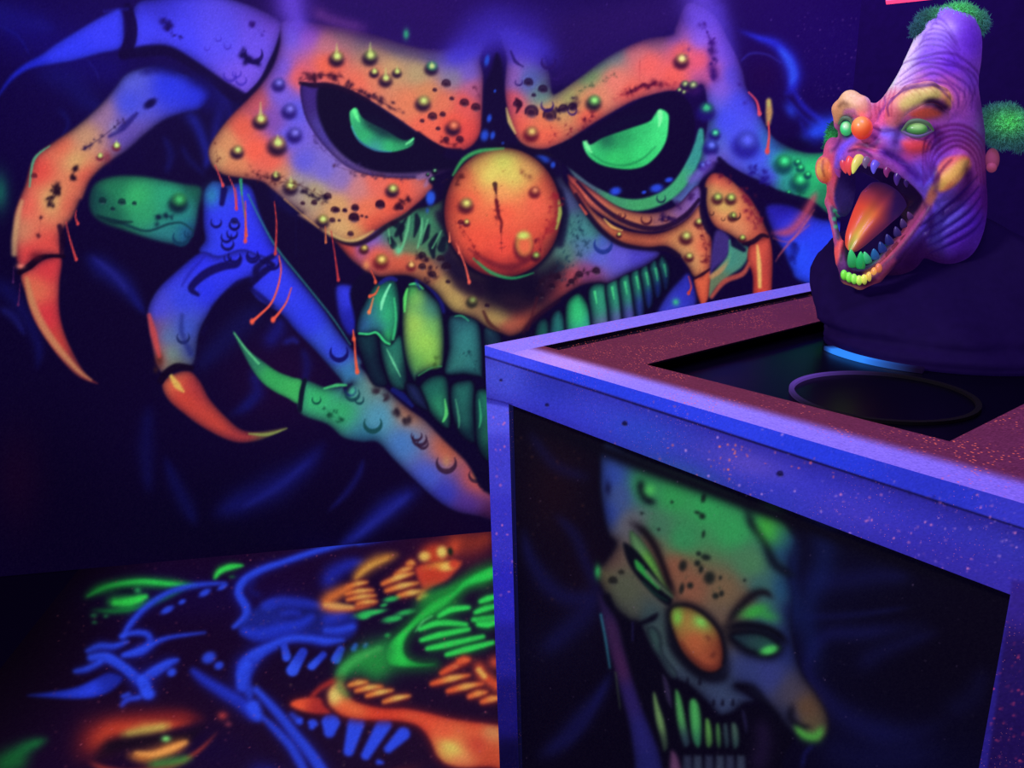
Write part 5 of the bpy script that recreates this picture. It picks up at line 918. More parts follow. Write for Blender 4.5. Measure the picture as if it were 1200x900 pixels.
# keep the largest piece out of any stray specks
# paint + wrinkle maps
HC = Canvas(915, 0, 300, 370, (84,40,150)); HH = Canvas(915, 0, 300, 370, (128,128,128))
AZ = Z(920,0,4.2857); BZ = Z(920,150,4.2857); EZ = Z(940,80,6.6667); GZ_ = Z(940,210,6.6667)
def head_paint():
    c = HC; S, K, W = c.shape, c.stroke, c.smoke
    S([(915,0),(1215,0),(1215,370),(915,370)], [(1070,60,(190,170,245)),(1100,50,(150,120,240)),(1135,60,(110,50,215)),(1060,75,(180,215,215)),(1045,95,(170,235,190)),(1040,110,(225,205,215)),(1065,95,(200,170,240)),(1085,75,(110,60,215)),(1110,85,(100,40,215)),(1135,100,(116,60,205)),
        (1090,95,(120,60,205)),(1020,115,(220,180,235)),(1030,125,(238,110,130)),(1045,115,(240,120,110)),(1035,140,(224,90,120)),(1080,105,(230,110,130)),(1105,105,(205,100,150)),(1120,125,(190,90,160)),(1140,130,(140,70,190)),(1145,160,(130,66,190)),(1120,155,(130,64,170)),(1100,165,(130,50,160)),
        (1045,155,(150,70,180)),(1050,170,(110,90,225)),(1065,165,(150,90,200)),(1075,172,(240,70,90)),(1065,180,(200,60,130)),(1090,185,(110,60,200)),(1085,205,(90,80,225)),(1075,195,(96,60,200)),(1030,170,(180,70,150)),(1000,172,(190,70,130)),(985,178,(110,70,205)),(975,180,(235,90,100)),
        (1140,200,(150,60,150)),(1130,180,(170,70,140)),(1150,230,(96,30,150)),(1140,260,(76,30,170)),(1110,250,(90,80,215)),(1120,280,(80,30,170)),(1095,275,(80,66,190)),(1085,295,(60,20,90)),(1060,310,(50,16,70)),(965,225,(200,90,110)),(970,250,(180,80,130)),(1040,330,(40,14,60)),(1020,345,(40,14,60))], 1, smooth=False, p=1.7)
    c.blob(1112,245,12,8,(110,90,220),.7); 
    # cone edge: highlight of the upper-left light painted in
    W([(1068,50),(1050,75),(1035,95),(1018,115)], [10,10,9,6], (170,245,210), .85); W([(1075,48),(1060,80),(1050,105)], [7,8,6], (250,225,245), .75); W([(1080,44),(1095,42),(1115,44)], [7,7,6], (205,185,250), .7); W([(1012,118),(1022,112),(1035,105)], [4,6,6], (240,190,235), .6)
    # brows
    K(EZ(720,430,740,360,800,290,880,250,960,235,1050,235,1110,270,1120,310), [8,11,11,10,9,8,6,4], [(1050,140,(232,110,130)),(1060,122,(240,170,130)),(1075,120,(246,225,130)),(1090,117,(246,220,130)),(1103,121,(226,140,90))], 4, .95)
    K(EZ(800,320,880,280,960,250,1030,250), [5,8,8,5], (246,232,130), 5, .8); S(EZ(860,370,960,330,1060,360,1060,400,940,420,860,400), (214,84,60), 4, alpha=.8)
    W(EZ(940,310,1010,305,1080,340,1110,345), [3,4,5,3], (26,6,50), .9)
    K(EZ(290,400,290,320,330,270,400,255,470,290,490,370), [6,9,11,12,9,6], [(984,130,(214,150,90)),(1000,120,(246,225,150)),(1010,128,(245,190,140)),(1014,138,(230,100,130))], 3, .95)
    W(EZ(300,320,340,290,380,310), [2,3,3], (120,80,60), .6); W(EZ(300,430,300,480,300,540), [4,5,4], (120,70,90), .8)
    # eye surrounds
    S(EZ(760,480,830,440,900,435,960,460,990,490,960,530,880,545,800,520), (30,30,70), 3, alpha=.9); K(EZ(780,500,850,530,930,530,980,495), [1.6,2,2,1], (90,160,110), 2, .8)
    S(EZ(310,400,370,380,420,420,420,530,350,560,310,520), (30,60,70), 3, alpha=.9)
    # bag, cheek bulbs
    S(EZ(780,580,860,570,950,590,980,630,900,660,820,650), (240,74,84), 5, alpha=.9); W(EZ(630,520,700,520,780,545), [5,7,5], (100,110,235), .7)
    S(EZ(1040,900,1030,800,1080,720,1150,690,1250,690,1290,760,1220,850,1130,930,1060,950), [(1103,215,(214,110,80)),(1113,190,(220,90,80)),(1118,205,(240,180,90))], 3, alpha=.95)
    K(BZ(770,280,800,240,860,190,880,175), [5,6,6,4], (242,196,90), 4, .9); K(BZ(725,330,735,290,750,250,790,190,820,160), [1,1.5,1.5,1.5,1], (110,40,70), 2, .8); W(BZ(730,340,740,300,760,290), [4,5,3], (214,160,90), .8)
    S(BZ(150,170,180,145,215,160,232,200,230,250,200,278,165,265,143,225), [(957,200,(236,230,100)),(970,195,(244,120,60)),(966,212,(226,80,60)),(962,187,(214,120,80))], 2); K(BZ(185,160,180,200,190,240), [.8,1.6,1], (140,60,50), 1.6, .7)
    W(BZ(230,130,240,180,245,230,235,300), [4,5,5,5], (214,70,90), .7); W(BZ(190,290,210,340,220,390), [4,4,4], (205,84,100), .8)
    # muzzle lip colours
    W(EZ(270,820,280,720,330,620,400,570,430,560), [4,5,6,6,4], (110,80,225), .9); W(EZ(400,640,480,610,560,620,600,650), [3,4,4,4], (230,100,120), .8); K(EZ(380,650,440,640,500,650,560,690), [1,1.6,1.6,1], (60,16,70), 2, .8)
    K(EZ(440,600,520,600,580,620), [1,1.6,1], (90,20,80), 2, .7); W(EZ(600,640,720,690,850,790,940,880), [4,5,5,5], (60,20,120), .85)
    # mouth interior
    S([(x, y) for x, y in MP[::2]], [(1000,215,(30,14,80)),(1040,215,(24,8,60)),(1060,225,(26,8,60)),(1050,235,(70,20,70)),(1020,225,(40,24,90)),(985,230,(60,50,140)),(1070,245,(20,6,40)),(1045,265,(16,8,46)),(1030,285,(24,70,100)),(1015,295,(30,120,90)),(1010,310,(30,110,80)),(990,290,(30,30,60))], 2.5, smooth=False)
    K(GZ_(360,650,440,675,530,660,600,610), [1.5,2,2,1.5], (60,150,120), 2, .8); c.blob(1018,292,12,8,(30,150,90),.8,-.5); c.blob(1032,282,12,7,(30,90,130),.7,-.6)
    # lower lip rim
    K(GZ_(1010,100,960,210,900,300,820,400,740,510,660,610,580,690,500,740), [5,5,5,5,5,4.5,4,3], [(1091,225,(190,110,90)),(1075,255,(150,60,110)),(1055,280,(170,70,100)),(1035,305,(190,80,100)),(1020,318,(214,140,80))], 3, .95)
    K(GZ_(1000,190,900,350,800,480,700,590,600,680,500,750), [.6,1.2,1.4,1.4,1.2,.6], (60,10,60), 1.8, .8); K(GZ_(720,610,640,720,560,800,500,840,420,845,330,820), [3,4,4,4,4,3], (150,60,90), 3, .8)
    K(GZ_(300,760,360,780,430,800,500,800,580,760), [1,2,2,2,1], (60,10,40), 2, .85); W(GZ_(300,810,380,840,480,845), [3,4,3], (160,110,80), .8)
    K(GZ_(235,660,250,600,285,540,290,480), [5,6,5,4], (238,90,80), 3, .9); K(GZ_(295,640,310,560,330,500), [1.5,2,2], (50,16,50), 2, .8)
    K(GZ_(200,160,215,220,230,240), [3,4,3], (190,70,100), 3, .8); K(GZ_(215,240,240,330,260,400,270,470), [3,3,3,3], (40,60,90), 3, .8)
    for x, y in [(235,260),(232,325),(245,385)]: c.blob(*GZ_(x,y)[0], 3, 2.6, (60,190,130), .9, 0, 2)
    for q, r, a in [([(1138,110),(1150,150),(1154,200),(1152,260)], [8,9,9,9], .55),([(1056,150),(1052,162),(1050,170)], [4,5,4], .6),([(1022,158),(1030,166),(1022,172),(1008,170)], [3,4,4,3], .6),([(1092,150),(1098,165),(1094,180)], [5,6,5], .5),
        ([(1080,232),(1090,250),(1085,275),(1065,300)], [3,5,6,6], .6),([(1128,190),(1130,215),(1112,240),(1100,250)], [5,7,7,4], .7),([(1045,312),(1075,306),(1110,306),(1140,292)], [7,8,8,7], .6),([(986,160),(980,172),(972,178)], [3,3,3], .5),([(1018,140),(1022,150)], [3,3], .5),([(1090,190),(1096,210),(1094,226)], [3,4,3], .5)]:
        W(q, r, (44,8,78), a)  # occlusion shade painted round nose, eyes, cheek, chin and right side
    # wrinkle lines, shared by paint and relief
    def wr(pts, w, a=.5, dep=None, col=(60,14,110)):
        K(pts, [w*.3, w, w, w*.3], col, 1.6, a); HH.stroke(pts, [w*.5, w*1.4, w*1.4, w*.5], (0,0,0), 2., dep or .5)
        HH.stroke([(x-.7*w, y-1.8*w) for x, y in pts], [w*.5, w*1.3, w*1.3, w*.5], (255,255,255), 2., (dep or .5)*.6)
    jr = c.rng
    def wig(P, a=1.6): ph = jr.rand()*6; return [(x+a*math.sin(ph+i*1.3), y+a*math.cos(ph*2+i*1.7)) for i, (x, y) in enumerate(P)]
    for i in range(7):      # arcs over the right brow and up the cone
        r = 1+i*.21+.05*jr.rand(); cx, cy = 1084+i*1.2, 132-i*2.0
        wr(wig([(cx+27*r*math.cos(t)*1.05, cy-25*r*math.sin(t)*(.95 if i < 5 else .85)) for t in np.linspace(2.5-.12*i*jr.rand(), -.3+.5*jr.rand(), 9)]), 1.2, .5, .6)
    for i in range(6): wr(wig(AZ(620+25*i,300-26*i,700+10*i,258-26*i,800,288-26*i,870-30*jr.rand(),360-20*i)), 1.1, .4, .5)
    for i in range(5): wr(AZ(470+i*22,470-i*6,455+i*22,530,470+i*18,600), 1., .4, .5, (150,20,70))
    for i in range(6): wr(AZ(560+i*30,500-i*4,600+i*34,470,650+i*32,520-i*6), .9, .3, .5, (160,90,60))
    for i in range(5): wr(BZ(725-8*i,240+10*i,760-14*i,150-22*i,850,95-24*i,930+14*i,150-16*i,950+18*i,260+10*i), 1.3, .6, .7, (90,14,90))
    for i in range(5): wr(BZ(680+12*i,480+36*i,760+16*i,420+38*i,860+20*i,330+42*i,950+8*i,240+50*i), 1.8, .6, .9, (40,10,120))
    for i in range(4): wr(BZ(640+30*i,180-10*i,670+30*i,230,690+24*i,260), 1., .35, .4)
    for i in range(4): wr(AZ(800+30*i,640-20*i,850+26*i,560-20*i,860+26*i,480-10*i), 1., .3, .4)
    wr(EZ(600,430,620,360,660,300,640,220), 1.2, .5, .6); wr(EZ(690,400,680,330,720,270,790,220,900,190,1010,190,1110,230), 1.4, .6, .8)
    wr(EZ(560,470,640,500,740,500), 1.4, .6, .6); wr(EZ(860,560,960,560,1020,510), 1.2, .5, .6); wr(EZ(1000,640,1030,560,1010,470), 1.2, .5, .5)
    c.grain(.02)
head_paint(); HH.soften(.8)
# neighbour-averaged normals for the relief
def vnorm(V, F):
    n = np.cross(V[F[:, 2]]-V[F[:, 0]], V[F[:, 3]]-V[F[:, 1]]); N = np.zeros_like(V)
    for k in range(4): np.add.at(N, F[:, k], n)
    return N/np.maximum(np.linalg.norm(N, axis=1), 1e-9)[:, None]
def relax(V, F, it):
    cnt = np.zeros(len(V))
    for k in range(4): np.add.at(cnt, F[:, k], 2)
    for _ in range(it):
        A = np.zeros_like(V)
        for k in range(4): np.add.at(A, F[:, k], V[F[:, (k+1) % 4]]+V[F[:, (k+3) % 4]])
        V = V*.5+A/cnt[:, None]*.5
    return V
HV = relax(HV, HF, 2); HN = vnorm(HV, HF)
if (HN*(HV-HV.mean(0))).sum() < 0: HF = HF[:, ::-1]; HN = -HN
hp = HH.sample(HV[:, 0]+OX, OY-HV[:, 2])[:, 0]-.5
HV2 = HV+HN*(hp*4.2*np.clip(-HN[:, 1]*1.5+.4, .1, 1))[:, None]
hcol = HC.sample(HV[:, 0]+OX, OY-HV[:, 2])
# back of the head: plain violet skin
bk = np.clip((HV[:, 1]-15)/30, 0, 1)[:, None]*np.clip(HN[:, 1:2]*2+.3, 0, 1); hcol = hcol*(1-bk)+np.array([[.28,.12,.5]])*bk

# place it: an upright frame standing in the tray
BASE = bp_(HA0+.275, .86, ZR); hd = np.linalg.norm((BASE-CP)[:2])
def unit(v): return v/np.linalg.norm(v)
rd = ray(OX, OY); t0 = hd/np.linalg.norm(rd[:2]); HO = CP+rd*t0; dist = np.linalg.norm(rd)*t0
fw = unit(rd)
def ax_at(x, y, dx, dy): a = unit(ray(x+dx, y+dy))-unit(ray(x-dx, y-dy)); return a/2*dist
hx = ax_at(OX, OY, 1, 0); hz = ax_at(OX, OY, 0, -1); sy = (np.linalg.norm(hx)+np.linalg.norm(hz))/2
def HW(V): V = np.asarray(V, float); return HO+V[:, :1]*hx+V[:, 1:2]*(fw*sy)+V[:, 2:3]*hz
def lp(px, py, y): return np.array([px-OX, y, OY-py])
M_mask = paint_mat('mask_paint', .36, 1., .5, .35)
M_gloss = paint_mat('glossy_mask_paint', .5, .95, .3, .5)
M_hair = paint_mat('green_hair', .6, .9, .9, .1)
bust = thing('clown_bust', tuple(BASE), 'gaping clown mask bust with pointed wrinkled head, green hair tufts and black drape', 'bust')
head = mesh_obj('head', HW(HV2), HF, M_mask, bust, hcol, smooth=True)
def uvball(name, c, r, cols, parent, mat=None, rot=None, n=28, shape=None):
    th = np.linspace(0, math.pi, n+1); ph = np.linspace(0, 2*math.pi, n*2, endpoint=False)
    T, Ph = np.meshgrid(th, ph, indexing='ij'); P = np.stack([np.sin(T)*np.cos(Ph), -np.cos(T), np.sin(T)*np.sin(Ph)], -1).reshape(-1, 3)
    if shape: P = shape(P)
    Q = P*np.array(r)
    if rot is not None: Q = Q@rot.T
    Q = Q+np.array(c); m = n*2; i = np.arange(n)[:, None]; j = np.arange(m)[None]
    F = np.stack([i*m+j, (i+1)*m+j, (i+1)*m+(j+1) % m, i*m+(j+1) % m], -1).reshape(-1, 4)
    return mesh_obj(name, HW(Q), F, mat or M_gloss, parent, cols(P) if callable(cols) else np.tile([np.array(cols)/255.], (len(P), 1)), True)
def grad(stops, ax):       # colour by a direction across the unit ball
    ax = unit(np.array(ax, float))
    def f(P):
        t = P@ax; xs = [s[0] for s in stops]
        return np.stack([np.interp(t, xs, [s[1][k]/255. for s in stops]) for k in range(3)], 1)
    return f
uvball('nose', lp(1013,152,-72), (12.5,13,13), grad([(-1,(150,30,40)),(-.2,(236,60,44)),(.5,(246,96,50)),(1,(250,170,90))], (-.2,-.7,.6)), bust)
e = uvball('eye', lp(1074,154,-70), (11.5,8,6.4), grad([(-1,(16,40,50)),(0,(50,110,60)),(.6,(90,165,84)),(1,(170,225,140))], (.1,-.8,.5)), bust)
tri = lambda P: P
uvball('eye', lp(993,151.5,-49), (7.2,9,8.5), grad([(-1,(16,40,50)),(0,(50,190,90)),(.7,(70,225,130)),(1,(200,250,190))], (0,-.8,.4)), bust)
def lidtube(name, pts, r, col, mat=None, parent=bust, n=10):
    P = [lp(*p) for p in pts]; P = catmull3(P, 5); R = np.interp(np.linspace(0, 1, len(P)), np.linspace(0, 1, len(r)), r)
    V = []; 
    for i, p in enumerate(P):
        t = unit(P[min(i+1, len(P)-1)]-P[max(i-1, 0)]); a = unit(np.cross(t, [0, 1, .01])); b = np.cross(t, a)
        for k in range(n): an = 2*math.pi*k/n; V.append(p+(a*math.cos(an)+b*math.sin(an))*R[i])
    m = len(P); F = [[i*n+k, i*n+(k+1) % n, (i+1)*n+(k+1) % n, (i+1)*n+k] for i in range(m-1) for k in range(n)]
    return mesh_obj(name, HW(np.array(V)), np.array(F), mat or M_mask, parent, np.tile([np.array(col)/255.], (len(V), 1)) if not callable(col) else col(np.array(V)), True)
def catmull3(P, n):
    P = np.array(P); o = []
    for i in range(len(P)-1):
        a, b, c, d = P[max(i-1, 0)], P[i], P[i+1], P[min(i+2, len(P)-1)]
        for k in range(n): t = k/n; o.append(.5*((2*b)+(c-a)*t+(2*a-5*b+4*c-d)*t*t+(3*b-3*c+d-a)*t**3))
    o.append(P[-1]); return np.array(o)
lidtube('eyelid', [(1058,156,-70),(1066,147,-77),(1076,145.5,-79),(1086,149,-76),(1092,156,-68)], [1.2,2.2,2.4,2.2,1], (90,120,90))
lidtube('eyelid', [(1058,156,-70),(1068,161,-77),(1079,162,-78),(1092,156,-68)], [1.2,1.8,1.8,1], (100,90,130))
lidtube('eyelid', [(984,146,-48),(990,140,-57),(998,141,-59),(1002,149,-58)], [1,2,2,1], (90,120,90))
# tongue: a lofted, grooved strap hanging out over the lower teeth
TP = catmull3([lp(1042,226,0), lp(1030,240,-26), lp(1017,258,-46), lp(1004,278,-60), lp(996,294,-64)], 7); TW = np.interp(np.linspace(0, 1, len(TP)), [0, .2, .5, .8, .93, 1], [26, 27, 21, 13, 8, 3]); V = []; Cc = []; n_ = 40
for i, p in enumerate(TP):
    t = unit(TP[min(i+1, len(TP)-1)]-TP[max(i-1, 0)]); ac = unit(np.array([.83, -.1, -.5])-t*np.dot(t, [.83, -.1, -.5])); up_ = unit(np.cross(ac, t)); up_ = up_ if up_[1] < 0 else -up_; f = i/(len(TP)-1)
    for k in range(n_):
        a_ = 2*math.pi*k/n_; c_, s_ = math.cos(a_), math.sin(a_); g = math.exp(-(c_/.2)**2)*(s_ > 0)*4.5*min(1, f*3)*(1-.5*f)
        V.append(p+ac*c_*TW[i]+up_*(s_*(9-3*f)-g-5*c_*c_*(1-f)))
        y = math.exp(-((c_+.05)/.42)**2)*np.clip(f*1.9-.45, 0, 1); pur = np.clip(.42-f, 0, .42)/.42+np.clip(c_-.2, 0, 1)*1.3*(1-f*.5); pur = min(1, pur); gr = np.clip(f*3-2.1, 0, .8)
        col = np.array([.86,.28,.2])*(1-y)+np.array([.92,.80,.32])*y; col = col*(1-gr*y)+np.array([.5,.66,.3])*gr*y; col = col*(1-pur)+np.array([.2,.1,.36])*pur; Cc.append(col)
m_ = len(TP); F = [(i*n_+k, i*n_+(k+1) % n_, (i+1)*n_+(k+1) % n_, (i+1)*n_+k) for i in range(m_-1) for k in range(n_)]+[tuple(range((m_-1)*n_, m_*n_)), tuple(range(n_))[::-1]]
mesh_obj('tongue', HW(np.array(V)), F, M_gloss, bust, np.array(Cc), True)
# teeth: tapered, slightly hooked pegs
def tooth3(name, base, tip, r, c0, c1, bend=2.):
    b = lp(*base); t = lp(*tip); m = (b+t)/2+np.array([-bend, -bend*.4, 0]); P = catmull3([b, m, t], 6)
    return lidtube_raw(name, P, np.array([.9, 1.05, 1, .8, .5, .12])*r, c0, c1)
def lidtube_raw(name, P, r, c0, c1, n=12):
    R = np.interp(np.linspace(0, 1, len(P)), np.linspace(0, 1, len(r)), r); V = []; C = []
    for i, p in enumerate(P):
        t = unit(P[min(i+1, len(P)-1)]-P[max(i-1, 0)]); a = unit(np.cross(t, [0, 1, .02])); b = np.cross(t, a); s = i/(len(P)-1)
        for k in range(n): an = 2*math.pi*k/n; V.append(p+(a*math.cos(an)+b*math.sin(an)*.8)*R[i]); C.append(np.array(c0)*(1-s)+np.array(c1)*s)
    m = len(P); F = [[i*n+k, i*n+(k+1) % n, (i+1)*n+(k+1) % n, (i+1)*n+k] for i in range(m-1) for k in range(n)]
    V.append(P[-1]+(P[-1]-P[-2])*.3); C.append(c1); e = len(V)-1
    F += [[(m-1)*n+k, (m-1)*n+(k+1) % n, e, e] for k in range(n)]
    V.append(P[0]); C.append(c0); F += [[k, len(V)-1, len(V)-1, (k+1) % n] for k in range(n)]
    V = HW(np.array(V)); me = [tuple(dict.fromkeys(f)) for f in F]
    return mesh_obj(name, V, me, M_gloss, bust, np.array(C)/255., True)
UP = [((992,184,-60),(993,203,-64),5,(200,60,90),(220,80,80)),((1000,184,-68),(998,205,-70),5,(236,84,90),(214,70,70)),((1013,181,-74),(1002,203,-80),5.2,(226,205,100),(226,240,110)),((1020,184,-76),(1017,197,-78),4,(120,90,120),(110,100,130)),((1031,187,-76),(1026,203,-80),4.6,(110,84,205),(100,96,226)),
      ((1044,194,-74),(1041,207,-76),4,(120,40,110),(130,50,110)),((1056,200,-72),(1052,216,-74),4.2,(60,30,110),(70,44,130)),((1066,206,-68),(1063,218,-70),3.5,(44,20,80),(50,30,100)),((984,194,-46),(984,208,-48),4,(150,50,130),(120,60,150))]
LO = [((1000,312,-72),(998,291,-76),6,(30,120,70),(70,226,120)),((1009,313,-74),(1010,293,-78),5.5,(24,130,70),(50,214,110)),((1019,306,-74),(1014,293,-78),4.5,(24,120,90),(90,235,140)),((1027,301,-72),(1025,289,-76),5,(26,70,130),(40,110,160)),((1036,293,-68),(1032,281,-70),5,(26,44,110),(36,60,120)),
      ((1044,284,-66),(1040,272,-68),5,(28,30,90),(40,44,110)),((1053,274,-64),(1050,263,-66),4.5,(36,26,80),(60,50,110)),((1060,264,-60),(1057,254,-62),4,(44,26,80),(80,60,110)),((1068,254,-58),(1064,246,-60),3.5,(60,30,80),(90,60,110))]
for q in UP: tooth3('upper_tooth', *q)
for q in LO: tooth3('lower_tooth', *q, bend=0)
# knobbly lime gum ridge along the lower lip
for i, (x, y, c_) in enumerate([(990,321,(120,235,70)),(996,323.5,(130,245,80)),(1002,325,(150,250,90)),(1008,326.5,(190,240,90)),(1014,325,(214,225,90)),(1020,321.5,(220,190,80)),(1026,316,(226,160,76)),(1031,311,(214,120,76))]):
    uvball('gum_knob', lp(x, y, -86), (4.2,4.5,6.4), grad([(-1, tuple(v*.4 for v in c_)), (.2, c_), (1, tuple(min(255, v*1.1) for v in c_))], (0,-.5,.8)), bust, M_gloss, n=10)
# ear behind the cheek
uvball('ear', lp(1160,187,10), (8,7,13), grad([(-1,(70,20,70)),(1,(190,90,130))], (0,-1,.3)), bust, M_mask, n=14)
uvball('ear_lobe', lp(1159,196,6), (6,6,6), grad([(-1,(90,30,80)),(1,(205,96,130))], (0,-1,.3)), bust, M_mask, n=12)
# hair tufts: a soft core under thousands of fine curled strands, one mesh per tuft
def tuft(blobs, n, length, seed, cols, droop=0):
    r_ = np.random.RandomState(seed); V = []; F = []; C = []
    for bx, by, byy, rx, rz, ry in blobs:
        k0 = len(V); m = 16
        for i in range(m+1):
            for j in range(m*2):
                T = math.pi*i/m; p = 2*math.pi*j/(m*2); w_ = 1+.1*math.sin(7*p+3*T+bx)
                V.append(lp(bx, by, byy)+np.array([rx*.84*math.sin(T)*math.cos(p), ry*.84*-math.cos(T), rz*.84*math.sin(T)*math.sin(p)])*w_); C.append(cols(V[-1], .62))
        for i in range(m):
            for j in range(m*2):
                F.append((k0+i*m*2+j, k0+(i+1)*m*2+j, k0+(i+1)*m*2+(j+1) % (m*2), k0+i*m*2+(j+1) % (m*2)))
    tot = sum(b[3]*b[4] for b in blobs)
    for bx, by, byy, rx, rz, ry in blobs:
        for _ in range(int(n*rx*rz/tot)):
            d = unit(r_.randn(3)); d[1] -= .25; d = unit(d); p = lp(bx, by, byy)+d*np.array([rx, ry, rz])*.83
            dirv = unit(d+r_.randn(3)*.55); curl = r_.randn(3)*.9; w_ = .3+.25*r_.rand(); L = length*(.3+.8*r_.rand()**2); side = unit(np.cross(dirv, [0, 1, .1])+1e-3)
            k = len(V); b_ = .7+.45*r_.rand(); q = p
            for s in range(4):
                ww = w_*(1-s/3.6); V.append(q-side*ww); V.append(q+side*ww); cc = cols(q, b_*(.75+.15*s)); C += [cc, cc]
                q = q+dirv*L/3; dirv = unit(dirv+curl*.5+np.array([0, 0, -droop]))
            F += [(k, k+1, k+3, k+2), (k+2, k+3, k+5, k+4), (k+4, k+5, k+7, k+6)]
    return mesh_obj('hair_tuft', HW(np.array(V)), F, M_hair, bust, np.clip(np.array(C), 0, 1))
def gcol(cx, cy, rx, c1=(90,225,115), c0=(44,84,100)):
    def f(p, b):
        x, y = p[0]+OX, OY-p[2]; t = math.exp(-(((x-cx)/rx)**2+((y-cy)/(rx*.7))**2)); return (np.array(c0)*(1-t)+np.array(c1)*t)/255.*b
    return f
tuft([(1094,31,8,24,13,22),(1118,27,10,26,13,22),(1140,36,16,15,14,18),(1079,41,4,13,10,18)], 8000, 7.5, 1, gcol(1118,27,26))
tuft([(1172,150,10,28,28,22),(1190,160,14,16,20,16),(1160,142,6,16,18,16)], 8000, 7.5, 2, gcol(1176,146,24))
tuft([(976,160,22,15,24,15),(968,172,24,10,14,12)], 3000, 7, 3, gcol(968,158,16,(50,160,80),(24,70,70)))
# black cloth drape: shoulders falling to the round stand
M_cloth = plain('black_cloth', (.008, .0028, .034, 1), .8, .08, .6, L3(15,4,50), .2, 40)
M_acr = plain('blue_acrylic_edge', (.05, .3, .9, 1), .25, .5, .9, L3(50,130,235))
M_ring = plain('violet_ring', (.16, .09, .4, 1), .35, .5, .35, L3(80,50,150))
bz0 = BASE[2]; px2m = float(np.linalg.norm(hx))
left = float(proj(BASE)[0])-938
RB = left*px2m*1.03; RB0 = .262; top = (HO+hz*(OY-250))[2]-bz0; n = 144; V = []; ang = math.atan2(fw[1], fw[0])
hxu = unit(hx*np.array([1, 1, 0])); fwu = np.array([-hxu[1], hxu[0], 0]); ax_top = HO+hx*(1088-OX)+hz*(OY-250)+fw*sy*30
#        height  side  front  back
prof = [(0,RB0,RB0,RB0),(.03,RB0,RB0,RB0),(.075,RB0*1.05,RB0*1.04,RB0*1.02),(.13,RB*.9,RB*.85,RB*.84),(.19,RB,RB*.86,RB*.88),(.30,RB*1.0,RB*.74,RB*.9),(.42,RB*.975,RB*.55,RB*.86),(.55,RB*.93,RB*.37,RB*.78),(.66,RB*.85,RB*.25,RB*.7),(.78,RB*.72,RB*.16,RB*.58),(.9,RB*.5,RB*.1,RB*.45),(1.0,RB*.3,RB*.08,RB*.3)]
pr = np.array(prof)
for a_ in np.linspace(0, 1, 46):
    sd, fr_, bk_ = [float(np.interp(a_, pr[:, 0], pr[:, k])) for k in (1, 2, 3)]
    c_ = BASE*(1-a_)+np.array([ax_top[0], ax_top[1], 0])*a_
    for k in range(n):
        th = 2*math.pi*k/n; am = min(1, a_*6)
        fold = 1+am*(.03*math.sin(3*th+5*a_)+.02*math.sin(7*th-9*a_+1)*(.4+a_)+.012*math.sin(13*th+8*a_)-.075*abs(math.sin(2.5*th+2.2*a_))-.035*abs(math.sin(5.5*th-3*a_)))
        q = c_+hxu*(sd*math.cos(th)*fold)+fwu*((fr_ if math.sin(th) < 0 else bk_)*math.sin(th)*fold)
        V.append((q[0], q[1], bz0+.001+a_*top))
rows = 46; F = [[i*n+k, i*n+(k+1) % n, (i+1)*n+(k+1) % n, (i+1)*n+k] for i in range(rows-1) for k in range(n)]
V.append((BASE[0], BASE[1], bz0+.001)); V.append((ax_top[0], ax_top[1], bz0+top+.001)); F2 = [tuple(f) for f in F]+[(k, len(V)-2, (k+1) % n) for k in range(n)]+[((rows-1)*n+k, (rows-1)*n+(k+1) % n, len(V)-1) for k in range(n)]
o = mesh_obj('cloth_drape', V, F2, M_cloth, bust, smooth=True); o['label'] = 'black cloth draped round the neck of the bust'
# round acrylic stand under the cloth, its edge glowing blue
def disc_ring(name, c, r0, r1, h, mat, parent=None, n=96):
    V = []; 
    for k in range(n):
        a = 2*math.pi*k/n
        for rr, z in ((r0, 0), (r1, 0), (r1, h), (r0, h)): V.append((c[0]+rr*math.cos(a), c[1]+rr*math.sin(a), c[2]+z))
    F = [(4*k+i, 4*((k+1) % n)+i, 4*((k+1) % n)+(i+1) % 4, 4*k+(i+1) % 4) for k in range(n) for i in range(4)]
    return mesh_obj(name, V, F, mat, parent)
# blue edge-lit piece of the stand showing under the hem, fading to violet
M_edge = paint_mat('edge_lit_acrylic', 1., .4, .3, .5)
V = []; Cc = []; F = []; a0_ = math.atan2(*((CP-BASE)[[1, 0]])); nn = 40
for k in range(nn+1):
    s = k/nn; aa_ = a0_-.98+s*.85
    for rr, z in ((RB0*1.02, .001), (RB0*1.10, .001), (RB0*1.10, .010), (RB0*1.02, .010)):
        V.append((BASE[0]+rr*math.cos(aa_), BASE[1]+rr*math.sin(aa_), bz0+z)); g = max(0, 1-max(0, s-.5)*2.2)*min(1, s*6+.2); Cc.append((.18*g+.05*(1-g), .52*g+.02*(1-g), .96*g+.12*(1-g)))
F = [(4*k+i, 4*k+4+i, 4*k+4+(i+1) % 4, 4*k+(i+1) % 4) for k in range(nn) for i in range(4)]+[(0,1,2,3), (4*nn+3, 4*nn+2, 4*nn+1, 4*nn)]
o = mesh_obj('stand_edge', V, F, M_edge, bust, np.array(Cc)); o['label'] = 'bright blue curved edge showing under the cloth'
hc = atz(1032, 465, ZR); hr = 91/882*np.linalg.norm(hc-CP); V = []; Cc = []; nn = 128
for k in range(nn):
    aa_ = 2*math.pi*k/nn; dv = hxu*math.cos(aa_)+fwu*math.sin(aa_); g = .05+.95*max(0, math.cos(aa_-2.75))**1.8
    for rr, z in ((hr-.009, .0005), (hr, .0005), (hr, .006), (hr-.009, .006)): q = hc+dv*rr; V.append((q[0], q[1], ZR+z)); Cc.append((.36*g, .24*g, .62*g))
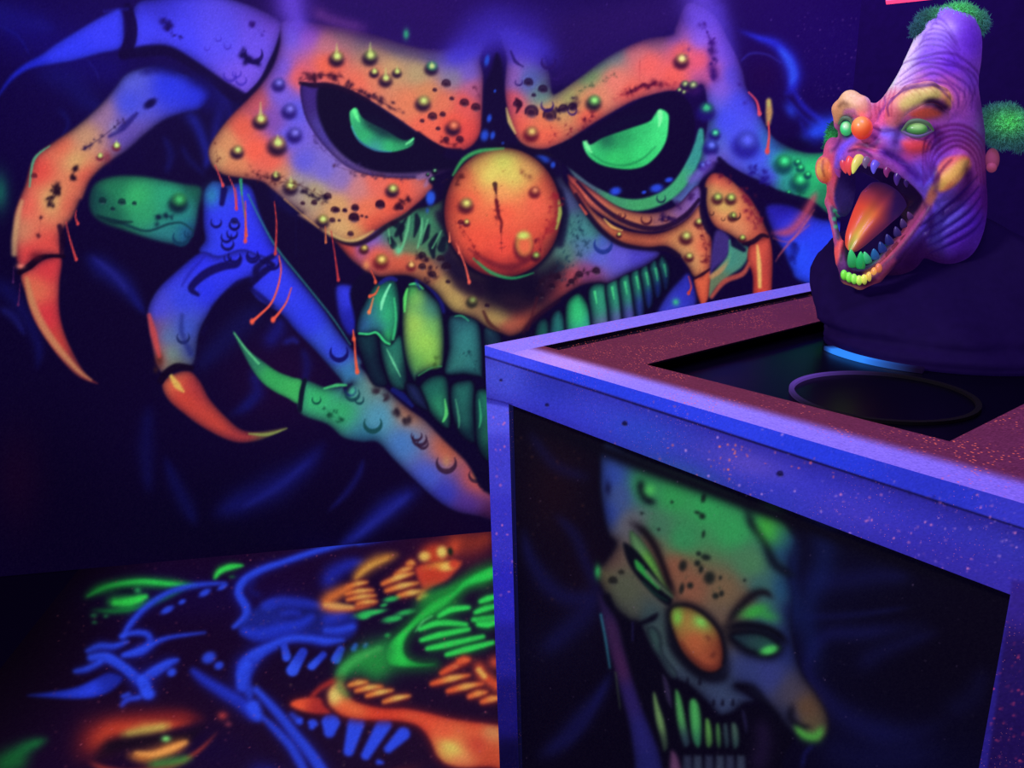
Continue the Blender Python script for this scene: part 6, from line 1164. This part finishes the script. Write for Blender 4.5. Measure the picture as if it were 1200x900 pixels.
hoop = mesh_obj('hoop', V, [(4*k+i, 4*((k+1) % nn)+i, 4*((k+1) % nn)+(i+1) % 4, 4*k+(i+1) % 4) for k in range(nn) for i in range(4)], paint_mat('hoop_paint', .7, .4), cols=np.array(Cc))
tag(hoop, 'thin violet hoop lying in the black opening in front of the bust', 'hoop')
# pink glowing lamp just peeping in above
lpn = CP+unit(ray(1076, -6))*2.3
M_pink = plain('pink_glow', (1, .2, .35, 1), .5, .2, 1.6, L3(255,60,110))
lt = thing('strip_light', tuple(lpn), 'pink glowing strip light at the very top right above the bust', 'light')
def boxat(name, c, ux, uy, uz, sx, sy_, sz, mat, parent):
    V = [c+ux*sx*a+uy*sy_*b+uz*sz*d for d in (-.5, .5) for b in (-.5, .5) for a in (-.5, .5)]
    return mesh_obj(name, V, [(0,2,3,1),(4,5,7,6),(0,1,5,4),(2,6,7,3),(0,4,6,2),(1,3,7,5)], mat, parent)
lx = unit(hx*np.array([1, 1, 0])); ly = np.array([-lx[1], lx[0], 0])
boxat('diffuser', lpn, lx, ly, ez, .14, .05, .02, M_pink, lt)
boxat('housing', lpn+ez*.025, lx, ly, ez, .16, .07, .03, M_ceil, lt)
hgt = HT-(lpn[2]+.04)
for s in (-.05, .05): boxat('hanger', lpn+lx*s+ez*(.04+hgt/2), lx, ly, ez, .006, .006, hgt, M_ceil, lt)

# ------------------------------------------------------------------ light
w = bpy.data.worlds.new('world'); scn.world = w; w.use_nodes = True
w.node_tree.nodes['Background'].inputs[0].default_value = (.05, .02, .35, 1); w.node_tree.nodes['Background'].inputs[1].default_value = .12
def area(name, loc, to, size, power, col):
    l = bpy.data.lights.new(name, 'AREA'); l.size = size; l.energy = power; l.color = col; o = bpy.data.objects.new(name, l); COL.objects.link(o)
    o.location = loc; o.rotation_euler = (Vector(to)-Vector(loc)).to_track_quat('-Z', 'Y').to_euler(); return o
area('uv_lamp', (.6, 1.2, 2.68), (.6, 1.6, 0), .5, 9, (.5, .32, 1))
area('uv_lamp', (-1.1, .9, 2.6), (1.0, 1.7, 1.4), .35, 34, (.85, .74, 1))
area('uv_lamp', (1.1, 2.8, 2.65), (1.3, 3.3, 2.0), .4, 9, (.4, .1, 1))
# pink glowing lamp just peeping in at the top
